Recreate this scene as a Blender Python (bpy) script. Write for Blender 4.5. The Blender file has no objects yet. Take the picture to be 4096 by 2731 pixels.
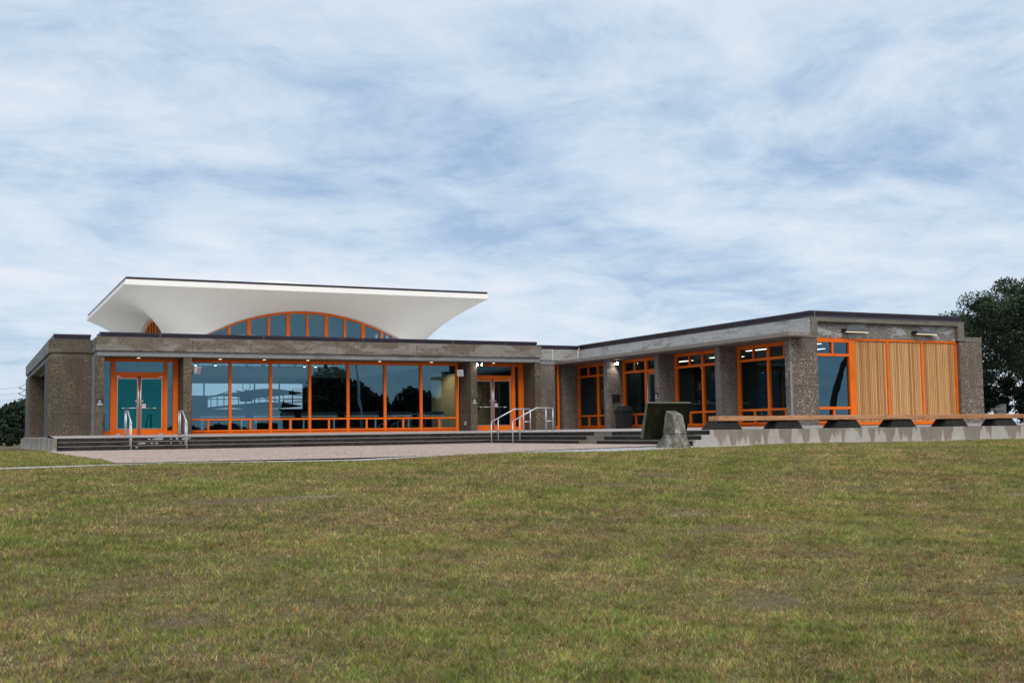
import bpy, bmesh, math, random
import numpy as np
from mathutils import Vector, Matrix
random.seed(7); np.random.seed(7)
R_ = math.radians
S = bpy.context.scene
C = S.collection

# ------------------------------------------------------------------ camera
cam = bpy.data.cameras.new('camera'); camo = bpy.data.objects.new('camera', cam); C.objects.link(camo)
RW = np.array([[0.90508, 0.02109, 0.42472], [-0.42497, 0.07513, 0.90208], [-0.01288, -0.99695, 0.07696]])  # world <- camera (x right, y down, z fwd)
u_, s_, v_ = np.linalg.svd(RW); RW = u_ @ v_
camo.matrix_world = Matrix(((RW[0][0], -RW[0][1], -RW[0][2], 0), (RW[1][0], -RW[1][1], -RW[1][2], 0), (RW[2][0], -RW[2][1], -RW[2][2], 0), (0, 0, 0, 1)))
cam.sensor_width = 36; cam.lens = 40.864; cam.clip_start = 0.1; cam.clip_end = 4000
cam.dof.use_dof = True; cam.dof.focus_distance = 34; cam.dof.aperture_fstop = 5.0
S.camera = camo

# ------------------------------------------------------------------ world: Nishita sky behind a broken overcast layer
SUN_EL, SUN_AZ = R_(46), R_(196)      # azimuth clockwise from +Y
W = bpy.data.worlds.new('World'); S.world = W; W.use_nodes = True
nt = W.node_tree; nt.nodes.clear()
def N(t, **k):
    n = nt.nodes.new(t)
    for a, b in k.items(): setattr(n, a, b)
    return n
def L(a, b): nt.links.new(a, b)
tc = N('ShaderNodeTexCoord'); sep = N('ShaderNodeSeparateXYZ'); L(tc.outputs['Generated'], sep.inputs[0])
def M_(op, a, b=None, c=None):
    n = N('ShaderNodeMath', operation=op)
    for i, v in enumerate((a, b, c)):
        if v is None: continue
        if isinstance(v, (int, float)): n.inputs[i].default_value = v
        else: L(v, n.inputs[i])
    return n.outputs[0]
zc = M_('ADD', M_('MAXIMUM', sep.outputs[2], 0.0), 0.17)
px_, py_ = M_('DIVIDE', sep.outputs[0], zc), M_('DIVIDE', sep.outputs[1], zc)
comb = N('ShaderNodeCombineXYZ'); L(px_, comb.inputs[0]); L(py_, comb.inputs[1])
mp = N('ShaderNodeMapping'); L(comb.outputs[0], mp.inputs[0])
mp.inputs['Rotation'].default_value = (0, 0, R_(29)); mp.inputs['Scale'].default_value = (0.80, 0.86, 1); mp.inputs['Location'].default_value = (21.7, 8.4, 0)
def nz(v, sc, det, ro, dist):
    n = N('ShaderNodeTexNoise'); L(v, n.inputs['Vector']); n.inputs['Scale'].default_value = sc; n.inputs['Detail'].default_value = det; n.inputs['Roughness'].default_value = ro; n.inputs['Distortion'].default_value = dist; return n
wn = nz(mp.outputs[0], 0.9, 3, 0.5, 0)
wv = N('ShaderNodeVectorMath', operation='MULTIPLY_ADD'); L(wn.outputs['Color'], wv.inputs[0]); wv.inputs[1].default_value = (0.55, 0.55, 0); L(mp.outputs[0], wv.inputs[2])
n1 = nz(wv.outputs[0], 1.55, 11, 0.60, 0.1); n2 = nz(wv.outputs[0], 5.2, 10, 0.64, 0.2); n3 = nz(mp.outputs[0], 0.5, 3, 0.5, 0)
f = M_('ADD', M_('ADD', M_('MULTIPLY', n1.outputs[0], 0.50), M_('MULTIPLY', n2.outputs[0], 0.26)), M_('MULTIPLY', n3.outputs[0], 0.24))
cr = N('ShaderNodeValToRGB'); L(f, cr.inputs[0])
e = cr.color_ramp.elements
e[0].position = 0.395; e[0].color = (0.35, 0.50, 0.71, 1)
e[1].position = 0.605; e[1].color = (0.86, 0.87, 0.94, 1)
for p, c in ((0.44, (0.475, 0.615, 0.79, 1)), (0.49, (0.615, 0.73, 0.86, 1)), (0.55, (0.75, 0.82, 0.92, 1))):
    q = e.new(p); q.color = c
# thin pale veil towards the horizon
veil = M_('MULTIPLY', M_('POWER', M_('SUBTRACT', 1.0, M_('MINIMUM', M_('MULTIPLY', M_('ABSOLUTE', sep.outputs[2]), 4.2), 1.0)), 1.5), 0.5)
mv = N('ShaderNodeMixRGB'); L(veil, mv.inputs[0]); L(cr.outputs[0], mv.inputs[1]); mv.inputs[2].default_value = (0.62, 0.73, 0.88, 1)
sky = N('ShaderNodeTexSky', sky_type='NISHITA'); sky.sun_disc = False; sky.sun_elevation = SUN_EL; sky.sun_rotation = SUN_AZ
sk = N('ShaderNodeMixRGB', blend_type='MULTIPLY'); sk.inputs[0].default_value = 1; L(sky.outputs[0], sk.inputs[1]); sk.inputs[2].default_value = (1, 1, 1, 1)
sc10 = N('ShaderNodeMixRGB', blend_type='MULTIPLY'); sc10.inputs[0].default_value = 1; L(mv.outputs[0], sc10.inputs[1]); sc10.inputs[2].default_value = (7.1, 7.1, 7.1, 1)
mx = N('ShaderNodeMixRGB'); mx.inputs[0].default_value = 0.93; L(sk.outputs[0], mx.inputs[1]); L(sc10.outputs[0], mx.inputs[2])
bg = N('ShaderNodeBackground'); L(mx.outputs[0], bg.inputs[0]); bg.inputs[1].default_value = 0.1
wo = N('ShaderNodeOutputWorld'); L(bg.outputs[0], wo.inputs[0])

# ------------------------------------------------------------------ sun (veiled), view settings
sl = bpy.data.lights.new('sun', 'SUN'); sl.energy = 1.5; sl.angle = R_(40); sl.color = (1, 0.95, 0.88)
so = bpy.data.objects.new('sun', sl); C.objects.link(so)
sd = Vector((math.sin(SUN_AZ) * math.cos(SUN_EL), math.cos(SUN_AZ) * math.cos(SUN_EL), math.sin(SUN_EL)))
so.rotation_euler = sd.to_track_quat('Z', 'Y').to_euler()
S.view_settings.view_transform = 'Standard'; S.view_settings.look = 'None'; S.view_settings.exposure = 0.5; S.view_settings.gamma = 1; S.view_settings.use_curve_mapping = False
S.render.engine = 'CYCLES'; S.cycles.use_denoising = True
try: S.cycles.denoiser = 'OPENIMAGEDENOISE'
except Exception: pass
S.cycles.max_bounces = 8; S.cycles.transparent_max_bounces = 16; S.cycles.diffuse_bounces = 3; S.cycles.glossy_bounces = 4; S.cycles.caustics_reflective = False; S.cycles.caustics_refractive = False; S.cycles.sample_clamp_indirect = 4

# ================================================================== materials
def mat(name): 
    m = bpy.data.materials.new(name); m.use_nodes = True; t = m.node_tree; t.nodes.clear()
    o = t.nodes.new('ShaderNodeOutputMaterial'); b = t.nodes.new('ShaderNodeBsdfPrincipled'); t.links.new(b.outputs[0], o.inputs[0])
    return m, t, b
class G:
    """tiny node-graph helper"""
    def __init__(s, t): s.t = t
    def n(s, ty, **k):
        n = s.t.nodes.new(ty)
        for a, b in k.items(): setattr(n, a, b)
        return n
    def l(s, a, b): s.t.links.new(a, b)
    def pos(s, scale=(1, 1, 1)):
        g = s.n('ShaderNodeNewGeometry'); m = s.n('ShaderNodeMapping'); m.inputs['Scale'].default_value = scale; s.l(g.outputs['Position'], m.inputs[0]); return m.outputs[0]
    def noise(s, v, sc, det=4, ro=0.55, dist=0):
        n = s.n('ShaderNodeTexNoise'); s.l(v, n.inputs['Vector']); n.inputs['Scale'].default_value = sc; n.inputs['Detail'].default_value = det; n.inputs['Roughness'].default_value = ro; n.inputs['Distortion'].default_value = dist; return n.outputs[0]
    def vor(s, v, sc, out=0, rnd=1.0):
        n = s.n('ShaderNodeTexVoronoi'); s.l(v, n.inputs['Vector']); n.inputs['Scale'].default_value = sc; n.inputs['Randomness'].default_value = rnd; return n.outputs[out]
    def ramp(s, v, *st):
        r = s.n('ShaderNodeValToRGB'); s.l(v, r.inputs[0]); e = r.color_ramp.elements
        def c4(c): return (c, c, c, 1) if isinstance(c, (int, float)) else (*c, 1)
        e[0].position, e[0].color = st[0][0], c4(st[0][1]); e[1].position, e[1].color = st[-1][0], c4(st[-1][1])
        for p, c in st[1:-1]: q = e.new(p); q.color = c4(c)
        return r.outputs[0]
    def mix(s, f, a, b, mode='MIX'):
        m = s.n('ShaderNodeMixRGB', blend_type=mode)
        for i, v in enumerate((f, a, b)):
            if isinstance(v, (int, float)) and i == 0: m.inputs[0].default_value = v
            elif isinstance(v, tuple): m.inputs[i].default_value = (*v, 1)
            else: s.l(v, m.inputs[i])
        return m.outputs[0]
    def math(s, op, a, b=None):
        n = s.n('ShaderNodeMath', operation=op)
        for i, v in enumerate((a, b)):
            if v is None: continue
            if isinstance(v, (int, float)): n.inputs[i].default_value = v
            else: s.l(v, n.inputs[i])
        return n.outputs[0]
    def bump(s, b, h, st=0.3, d=0.02):
        n = s.n('ShaderNodeBump'); n.inputs['Strength'].default_value = st; n.inputs['Distance'].default_value = d; s.l(h, n.inputs['Height']); s.l(n.outputs[0], b.inputs['Normal'])
    def z(s):
        g = s.n('ShaderNodeNewGeometry'); q = s.n('ShaderNodeSeparateXYZ'); s.l(g.outputs['Position'], q.inputs[0]); return q.outputs[2]
def setc(t, b, c, rough=0.6, metal=0, spec=0.5):
    if isinstance(c, tuple): b.inputs['Base Color'].default_value = (*c, 1)
    else: t.links.new(c, b.inputs['Base Color'])
    b.inputs['Roughness'].default_value = rough; b.inputs['Metallic'].default_value = metal; b.inputs['Specular IOR Level'].default_value = spec
def plain(name, c, rough=0.6, metal=0, spec=0.5, var=0.12, sc=3.0):
    m, t, b = mat(name); g = G(t); p = g.pos()
    n = g.noise(p, sc, 6, 0.65)
    d = tuple(x * (1 - var) for x in c); h = tuple(min(1, x * (1 + var)) for x in c)
    setc(t, b, g.ramp(n, (0.3, d), (0.7, h)), rough, metal, spec)
    g.bump(b, g.noise(p, 60, 3), 0.06, 0.01)
    return m
def aggregate(name, base, peb1, peb2, patch, psc=30, stain=0.5):
    m, t, b = mat(name); g = G(t); p = g.pos()
    v = g.n('ShaderNodeTexVoronoi'); g.l(p, v.inputs['Vector']); v.inputs['Scale'].default_value = psc
    sp = g.n('ShaderNodeSeparateXYZ'); g.l(v.outputs['Color'], sp.inputs[0])
    peb = g.ramp(sp.outputs[0], (0.15, base), (0.5, tuple(x * 1.25 for x in base)), (0.72, peb1), (0.97, peb2))
    mask = g.ramp(v.outputs['Distance'], (0.35, 1), (0.62, 0))
    col = g.mix(mask, tuple(x * 0.72 for x in base), peb)
    v2 = g.n('ShaderNodeTexVoronoi'); g.l(p, v2.inputs['Vector']); v2.inputs['Scale'].default_value = psc * 0.8
    s2 = g.n('ShaderNodeSeparateXYZ'); g.l(v2.outputs['Color'], s2.inputs[0])
    big = g.math('MULTIPLY', g.ramp(v2.outputs['Distance'], (0.25, 1), (0.4, 0)), g.ramp(s2.outputs[0], (0.66, 0), (0.86, 1)))
    col = g.mix(g.math('MULTIPLY', big, 0.75), col, peb2)
    big = g.noise(g.pos((1, 1, 0.6)), 1.3, 6, 0.62)
    col = g.mix(g.ramp(big, (0.42, 0.0), (0.62, 0.75)), col, patch)
    st = g.noise(g.pos((1.6, 1.6, 0.22)), 1.1, 5, 0.6)
    col = g.mix(g.math('MULTIPLY', g.ramp(st, (0.45, 0), (0.68, 1)), stain), col, tuple(x * 0.45 for x in base))
    setc(t, b, col, 0.88, 0, 0.3)
    g.bump(b, g.math('ADD', v.outputs['Distance'], g.noise(p, 14, 4)), 0.5, 0.012)
    return m
def fascia(name, grey, brown, cut=0.5, soft=0.05):
    m, t, b = mat(name); g = G(t); p = g.pos((0.35, 0.35, 1.0))
    n = g.noise(p, 2.6, 8, 0.66, 0.4)
    col = g.mix(g.ramp(n, (cut - soft, 0), (cut + soft, 1)), brown, grey)
    lines = g.noise(g.pos((0.25, 0.25, 5)), 2.0, 6, 0.7)
    col = g.mix(g.ramp(lines, (0.5, 0.0), (0.72, 0.6)), col, tuple(x * 0.55 for x in brown))
    sp = g.vor(g.pos(), 45, 1); s2 = g.n('ShaderNodeSeparateXYZ'); g.l(sp, s2.inputs[0])
    col = g.mix(g.ramp(s2.outputs[1], (0.72, 0), (0.95, 0.5)), col, tuple(min(1, x * 1.7) for x in grey))
    col = g.mix(g.ramp(s2.outputs[0], (0.0, 0.4), (0.2, 0)), col, tuple(x * 0.45 for x in brown))
    setc(t, b, col, 0.9, 0, 0.25)
    g.bump(b, g.math('ADD', n, g.noise(g.pos(), 40, 4)), 0.45, 0.015)
    return m
MT = {}
MT['agg_warm'] = aggregate('exposed aggregate, warm', (0.110, 0.084, 0.060), (0.22, 0.16, 0.10), (0.46, 0.36, 0.24), (0.080, 0.068, 0.055), 38)
MT['agg_grey'] = aggregate('exposed aggregate, grey', (0.17, 0.146, 0.128), (0.30, 0.255, 0.215), (0.52, 0.45, 0.38), (0.14, 0.123, 0.112), 32, 0.55)
MT['agg_dark'] = aggregate('exposed aggregate, blue-grey', (0.125, 0.112, 0.115), (0.21, 0.19, 0.185), (0.40, 0.36, 0.34), (0.10, 0.093, 0.097), 34, 0.5)  # darker copy of the grey aggregate, west walls' shade put into its colour
MT['agg_pier'] = aggregate('exposed aggregate, coarse pebbles', (0.15, 0.118, 0.095), (0.33, 0.26, 0.20), (0.62, 0.52, 0.42), (0.13, 0.105, 0.088), 26, 0.3)
MT['fascia_a'] = fascia('board-marked concrete, patchy', (0.235, 0.215, 0.19), (0.135, 0.106, 0.078), 0.52, 0.045)
MT['fascia_l'] = fascia('board-marked concrete, brown', (0.16, 0.14, 0.11), (0.10, 0.082, 0.058), 0.58)
MT['fascia_b'] = fascia('weathered pale concrete', (0.50, 0.49, 0.475), (0.29, 0.26, 0.22), 0.42, 0.05)
MT['fascia_c'] = fascia('concrete frame, brownish', (0.21, 0.20, 0.185), (0.165, 0.145, 0.115), 0.60, 0.05)
MT['panel_c'] = fascia('concrete panel, streaked', (0.37, 0.375, 0.38), (0.165, 0.15, 0.13), 0.54, 0.025)
MT['lintel'] = fascia('concrete lintel', (0.25, 0.255, 0.26), (0.15, 0.13, 0.11), 0.40, 0.06)
MT['ledge'] = aggregate('aggregate ledge', (0.27, 0.235, 0.205), (0.36, 0.31, 0.265), (0.50, 0.44, 0.37), (0.25, 0.22, 0.195), 38, 0.2)
MT['coping'] = plain('dark plum metal coping', (0.030, 0.020, 0.032), 0.38, 0.35, 0.6, 0.35, 1.6)
MT['white'] = plain('white plaster', (0.84, 0.815, 0.765), 0.75, 0, 0.3, 0.03, 0.9)
MT['wood_soffit'] = plain('brown soffit board', (0.20, 0.115, 0.05), 0.6, 0, 0.4, 0.2, 2)
MT['soffit_b'] = plain('painted dark soffit', (0.16, 0.13, 0.12), 0.7, 0, 0.3, 0.15, 2)
MT['orange'] = plain('orange paint', (0.80, 0.146, 0.006), 0.48, 0, 0.25, 0.13, 1.7)
MT['steel'] = plain('brushed steel', (0.62, 0.63, 0.66), 0.33, 0.9, 0.5, 0.06, 8)
MT['galv'] = plain('galvanised tube', (0.55, 0.56, 0.58), 0.42, 0.7, 0.5, 0.1, 10)
MT['black'] = plain('black metal', (0.02, 0.02, 0.022), 0.45, 0.2, 0.5, 0.1)
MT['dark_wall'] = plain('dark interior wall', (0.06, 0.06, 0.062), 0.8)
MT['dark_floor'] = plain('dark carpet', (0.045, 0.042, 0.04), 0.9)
MT['ceiling'] = plain('interior ceiling', (0.42, 0.44, 0.44), 0.8)
MT['roof'] = plain('white roof membrane', (0.72, 0.71, 0.69), 0.9)
MT['lobby'] = plain('teal lobby wall', (0.10, 0.34, 0.34), 0.7)
MT['white_case'] = plain('white casework edge', (0.75, 0.76, 0.76), 0.4)
MT['cream'] = plain('cream exhibit board', (0.60, 0.48, 0.28), 0.6, 0, 0.3, 0.15, 1.4)
MT['fabric'] = plain('unbleached muslin', (0.62, 0.60, 0.54), 0.8, 0, 0.2, 0.05)
MT['speaker'] = plain('white loudspeaker shell', (0.72, 0.72, 0.74), 0.45)
MT['plastic'] = plain('dark purple-brown plastic', (0.011, 0.008, 0.011), 0.75, 0, 0.5, 0.3, 5)
MT['bronze'] = plain('bronze edge', (0.30, 0.17, 0.06), 0.4, 0.8)
MT['sign'] = plain('black sign plate', (0.014, 0.010, 0.012), 0.4)
MT['sign_white'] = plain('white sign print', (0.80, 0.80, 0.80), 0.5)
MT['red'] = plain('red print', (0.55, 0.03, 0.03), 0.5)
MT['blue'] = plain('blue cloth', (0.03, 0.10, 0.42), 0.8)
MT['skin'] = plain('skin', (0.45, 0.25, 0.17), 0.55)
MT['dark_cloth'] = plain('dark cloth', (0.02, 0.02, 0.025), 0.9)
MT['seat'] = plain('blue seat', (0.05, 0.12, 0.22), 0.8)

def emis(name, c, st):
    m = bpy.data.materials.new(name); m.use_nodes = True; t = m.node_tree; t.nodes.clear()
    o = t.nodes.new('ShaderNodeOutputMaterial'); e = t.nodes.new('ShaderNodeEmission'); e.inputs[0].default_value = (*c, 1); e.inputs[1].default_value = st; t.links.new(e.outputs[0], o.inputs[0]); return m
MT['lamp'] = emis('lit lamp, warm', (1, 0.86, 0.62), 9)
MT['lamp_down'] = emis('lit downlight', (1, 0.86, 0.62), 3.5)
MT['lamp_cool'] = emis('lit lamp, white', (1, 0.95, 0.85), 22)
MT['lamp_strip'] = emis('lit strip, warm', (1, 0.82, 0.52), 1.5)
MT['lamp_in'] = emis('lit ceiling strip', (1, 0.90, 0.70), 4.5)

def glass(name, tint, ior=1.55, boost=1.0, refl=(0.42, 0.80, 1.0)):
    m = bpy.data.materials.new(name); m.use_nodes = True; t = m.node_tree; t.nodes.clear(); g = G(t)
    o = g.n('ShaderNodeOutputMaterial'); tr = g.n('ShaderNodeBsdfTransparent'); tr.inputs[0].default_value = (*tint, 1)
    gl = g.n('ShaderNodeBsdfGlossy'); gl.inputs['Roughness'].default_value = 0.0; gl.inputs[0].default_value = (*refl, 1)
    lw = g.n('ShaderNodeLayerWeight'); f0 = ((ior - 1) / (ior + 1)) ** 2 * boost
    fres = g.math('ADD', g.math('MULTIPLY', g.math('POWER', lw.outputs['Facing'], 5.0), 1 - f0), f0)
    bp = g.n('ShaderNodeBump'); bp.inputs['Strength'].default_value = 0.12; bp.inputs['Distance'].default_value = 0.01
    oi = g.n('ShaderNodeObjectInfo'); vo_ = g.n('ShaderNodeVectorMath', operation='ADD'); g.l(g.pos(), vo_.inputs[0]); cb = g.n('ShaderNodeCombineXYZ'); g.l(g.math('MULTIPLY', oi.outputs['Random'], 30.0), cb.inputs[1]); g.l(cb.outputs[0], vo_.inputs[1])
    g.l(g.noise(vo_.outputs[0], 0.8, 2), bp.inputs['Height']); g.l(bp.outputs[0], gl.inputs['Normal'])
    mxs = g.n('ShaderNodeMixShader'); g.l(fres, mxs.inputs[0]); g.l(tr.outputs[0], mxs.inputs[1]); g.l(gl.outputs[0], mxs.inputs[2]); g.l(mxs.outputs[0], o.inputs[0])
    return m
MT['glass'] = glass('tinted double glazing', (0.48, 0.62, 0.66), 1.6, 3.2)
MT['glass_door'] = glass('teal tinted door glass', (0.20, 0.56, 0.56), 1.6, 2.2, (0.10, 0.78, 0.82))
MT['glass_arch'] = glass('arch glazing', (0.55, 0.70, 0.74), 1.7, 2.4)
MT['glass_wing'] = glass('dark wing glazing', (0.55, 0.62, 0.62), 1.5, 2.0)
MT['glass_clear'] = glass('far side glazing', (0.75, 0.85, 0.9), 1.5, 1)

def slat_mat():
    m, t, b = mat('cedar slat'); g = G(t)
    oi = g.n('ShaderNodeObjectInfo')
    base = g.ramp(oi.outputs['Random'], (0.0, (0.41, 0.180, 0.062)), (0.25, (0.52, 0.265, 0.098)), (0.5, (0.64, 0.355, 0.138)), (0.75, (0.54, 0.285, 0.11)), (1.0, (0.70, 0.42, 0.18)))
    off = g.n('ShaderNodeVectorMath', operation='ADD'); geo = g.n('ShaderNodeNewGeometry'); g.l(geo.outputs['Position'], off.inputs[0])
    cb = g.n('ShaderNodeCombineXYZ'); g.l(g.math('MULTIPLY', oi.outputs['Random'], 40.0), cb.inputs[2]); g.l(cb.outputs[0], off.inputs[1])
    mp = g.n('ShaderNodeMapping'); mp.inputs['Scale'].default_value = (5, 5, 0.4); g.l(off.outputs[0], mp.inputs[0])
    n = g.noise(mp.outputs[0], 3, 6, 0.6, 0.8)
    col = g.mix(g.ramp(n, (0.45, 0), (0.75, 0.5)), base, (0.26, 0.11, 0.045))
    setc(t, b, col, 0.6, 0, 0.35); g.bump(b, n, 0.15, 0.005); return m
MT['slat'] = slat_mat()
def bench_mat():
    m, t, b = mat('red-brown bench timber'); g = G(t)
    oi = g.n('ShaderNodeObjectInfo')
    n = g.noise(g.pos((0.7, 9, 9)), 2.2, 7, 0.62, 1.2)
    base = g.mix(oi.outputs['Random'], (0.48, 0.215, 0.095), (0.62, 0.32, 0.155))
    col = g.mix(g.ramp(n, (0.42, 0), (0.68, 0.8)), base, (0.20, 0.075, 0.03))
    wsh = g.noise(g.pos((0.4, 3, 3)), 1.7, 4, 0.6)
    col = g.mix(g.ramp(wsh, (0.62, 0), (0.75, 0.5)), col, (0.50, 0.40, 0.34))
    setc(t, b, col, 0.55, 0, 0.4); g.bump(b, n, 0.2, 0.004); return m
MT['bench'] = bench_mat()
def step_mat():
    m, t, b = mat('dark stained step'); g = G(t)
    n = g.noise(g.pos((1, 1, 2)), 1.7, 8, 0.7, 0.3)
    col = g.ramp(n, (0.32, (0.008, 0.0075, 0.007)), (0.5, (0.019, 0.0165, 0.0145)), (0.72, (0.045, 0.037, 0.031)))
    v = g.vor(g.pos(), 38, 1); sp = g.n('ShaderNodeSeparateXYZ'); g.l(v, sp.inputs[0])
    col = g.mix(g.ramp(sp.outputs[0], (0.86, 0), (1.0, 0.5)), col, (0.16, 0.13, 0.10))
    setc(t, b, col, 0.85, 0, 0.3); g.bump(b, n, 0.3, 0.01); return m
MT['step'] = step_mat()
MT['tread'] = plain('worn pale tread', (0.33, 0.30, 0.27), 0.85, 0, 0.3, 0.2, 5)
MT['step_tan'] = aggregate('repaired tan step slab', (0.21, 0.175, 0.135), (0.26, 0.21, 0.16), (0.34, 0.28, 0.21), (0.24, 0.20, 0.155), 36, 0.1)
MT['patch'] = plain('pale mortar patch', (0.38, 0.40, 0.42), 0.9)
def wall_mat():
    m, t, b = mat('pale concrete with damp runs'); g = G(t)
    z = g.z()
    runs = g.noise(g.pos((1.7, 1.7, 0.10)), 1.6, 3, 0.45, 0.2)
    edge = g.noise(g.pos((8, 8, 1.2)), 1.0, 4, 0.55)
    # wet from the top edge downwards, to a ragged depth
    h = g.math('ADD', g.math('MULTIPLY', g.math('ADD', z, 0.44), 0.62), g.math('ADD', g.math('MULTIPLY', runs, 1.9), g.math('MULTIPLY', edge, 0.12)))
    wet = g.ramp(g.math('MULTIPLY', h, 0.5), (0.545, 0), (0.575, 1))
    dry = g.ramp(g.noise(g.pos(), 4, 6, 0.6), (0.3, (0.37, 0.34, 0.295)), (0.7, (0.46, 0.43, 0.385)))
    damp = g.ramp(g.noise(g.pos((1, 1, 0.4)), 5, 5, 0.6), (0.3, (0.205, 0.172, 0.135)), (0.7, (0.275, 0.235, 0.19)))
    col = g.mix(wet, dry, damp)
    setc(t, b, col, 0.85, 0, 0.3); g.bump(b, g.noise(g.pos(), 50, 4), 0.12, 0.01); return m
MT['wall'] = wall_mat()
def paving_mat():
    m, t, b = mat('pinkish cobble paving'); g = G(t)
    p = g.pos((1, 1, 0))
    v = g.n('ShaderNodeTexVoronoi'); g.l(p, v.inputs['Vector']); v.inputs['Scale'].default_value = 9; v.feature = 'DISTANCE_TO_EDGE'
    vc = g.vor(p, 9, 1); sp = g.n('ShaderNodeSeparateXYZ'); g.l(vc, sp.inputs[0])
    stone = g.ramp(sp.outputs[0], (0, (0.36, 0.245, 0.19)), (0.5, (0.52, 0.385, 0.315)), (1, (0.64, 0.51, 0.43)))
    col = g.mix(g.ramp(v.outputs['Distance'], (0.01, 0), (0.07, 1)), (0.20, 0.15, 0.125), stone)
    big = g.noise(p, 0.35, 5, 0.6)
    col = g.mix(g.ramp(big, (0.45, 0), (0.75, 0.45)), col, (0.42, 0.30, 0.235))
    setc(t, b, col, 0.85, 0, 0.3); g.bump(b, v.outputs['Distance'], 0.4, 0.02); return m
MT['paving'] = paving_mat()
MT['fascia_s'] = fascia('setback fascia concrete', (0.33, 0.325, 0.31), (0.21, 0.19, 0.16), 0.45, 0.05)
MT['fixture'] = plain('grey fixture housing', (0.10, 0.11, 0.13), 0.5)
MT['walk'] = plain('pale concrete walk', (0.44, 0.42, 0.40), 0.85, 0, 0.3, 0.12, 1.5)
MT['terrace'] = plain('terrace concrete', (0.40, 0.36, 0.33), 0.85, 0, 0.3, 0.15, 1.5)
def lawn_mat():
    m, t, b = mat('lawn soil and thatch'); g = G(t)
    n = g.noise(g.pos(), 0.55, 7, 0.62); f = g.noise(g.pos(), 30, 5, 0.7)
    col = g.ramp(n, (0.34, (0.20, 0.145, 0.085)), (0.5, (0.19, 0.165, 0.080)), (0.66, (0.16, 0.175, 0.065)))
    col = g.mix(g.ramp(f, (0.4, 0.8), (0.62, 0)), col, (0.050, 0.036, 0.020))
    far = g.noise(g.pos((1, 3, 1)), 2.0, 6, 0.7)
    col = g.mix(g.ramp(far, (0.5, 0), (0.7, 0.4)), col, (0.24, 0.19, 0.10))
    setc(t, b, col, 0.95, 0, 0.15); g.bump(b, f, 0.6, 0.02); return m
MT['lawn'] = lawn_mat()
def grass_mat():
    m, t, b = mat('grass blades'); g = G(t)
    at = g.n('ShaderNodeAttribute'); at.attribute_name = 'blade'; at.attribute_type = 'GEOMETRY'
    setc(t, b, at.outputs['Color'], 0.6, 0, 0.25)
    o = [n for n in t.nodes if n.type == 'OUTPUT_MATERIAL'][0]
    tl = g.n('ShaderNodeBsdfTranslucent'); g.l(at.outputs['Color'], tl.inputs[0])
    ms = g.n('ShaderNodeMixShader'); ms.inputs[0].default_value = 0.3; g.l(b.outputs[0], ms.inputs[1]); g.l(tl.outputs[0], ms.inputs[2]); g.l(ms.outputs[0], o.inputs[0]); return m
MT['grass'] = grass_mat()
def leaf_mat(name, a, b_, c):
    m, t, b = mat(name); g = G(t)
    at = g.n('ShaderNodeAttribute'); at.attribute_name = 'leaf'; at.attribute_type = 'GEOMETRY'
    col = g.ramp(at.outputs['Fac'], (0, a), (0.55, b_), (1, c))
    setc(t, b, col, 0.5, 0, 0.35)
    o = [n for n in t.nodes if n.type == 'OUTPUT_MATERIAL'][0]
    tl = g.n('ShaderNodeBsdfTranslucent'); g.l(col, tl.inputs[0])
    ms = g.n('ShaderNodeMixShader'); ms.inputs[0].default_value = 0.2; g.l(b.outputs[0], ms.inputs[1]); g.l(tl.outputs[0], ms.inputs[2]); g.l(ms.outputs[0], o.inputs[0]); return m
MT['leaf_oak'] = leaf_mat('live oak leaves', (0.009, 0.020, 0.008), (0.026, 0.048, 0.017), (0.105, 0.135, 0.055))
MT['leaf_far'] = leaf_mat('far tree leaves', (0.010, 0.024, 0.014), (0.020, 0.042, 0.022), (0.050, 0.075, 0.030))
MT['bark'] = plain('dark bark', (0.045, 0.036, 0.030), 0.95, 0, 0.2, 0.35, 9)
def moss_shaded_mat():
    m, t, b = mat('mossy green slab'); g = G(t)
    n = g.noise(g.pos((1, 1, 0.5)), 3.2, 7, 0.65)
    col = g.ramp(n, (0.35, (0.006, 0.0065, 0.003)), (0.55, (0.0125, 0.0125, 0.005)), (0.75, (0.030, 0.029, 0.012)))  # moss green, darkened in the colour for shade under the overhang
    setc(t, b, col, 0.8, 0, 0.08); g.bump(b, g.noise(g.pos(), 40, 5), 0.25, 0.01); return m
MT['moss'] = moss_shaded_mat()
MT['moss_edge'] = plain('pale lichen edge', (0.10, 0.10, 0.065), 0.85, 0, 0.3, 0.3, 8)  # paler strips along the slab's top and left edges
def pedestal_mat():
    m, t, b = mat('stained concrete pedestal'); g = G(t)
    n = g.noise(g.pos((1, 1, 0.8)), 4.6, 7, 0.66, 0.3)
    col = g.ramp(n, (0.33, (0.045, 0.042, 0.030)), (0.45, (0.13, 0.12, 0.092)), (0.56, (0.22, 0.205, 0.17)), (0.68, (0.50, 0.49, 0.46)))
    setc(t, b, col, 0.9, 0, 0.3); g.bump(b, g.noise(g.pos(), 60, 5), 0.2, 0.01); return m
MT['pedestal'] = pedestal_mat()
MT['support'] = aggregate('dark weathered bench block', (0.018, 0.017, 0.016), (0.035, 0.03, 0.025), (0.075, 0.062, 0.052), (0.013, 0.013, 0.013), 40, 0.3)
MT['stone'] = plain('grey cast stone', (0.12, 0.125, 0.12), 0.9, 0, 0.3, 0.2, 6)

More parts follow.
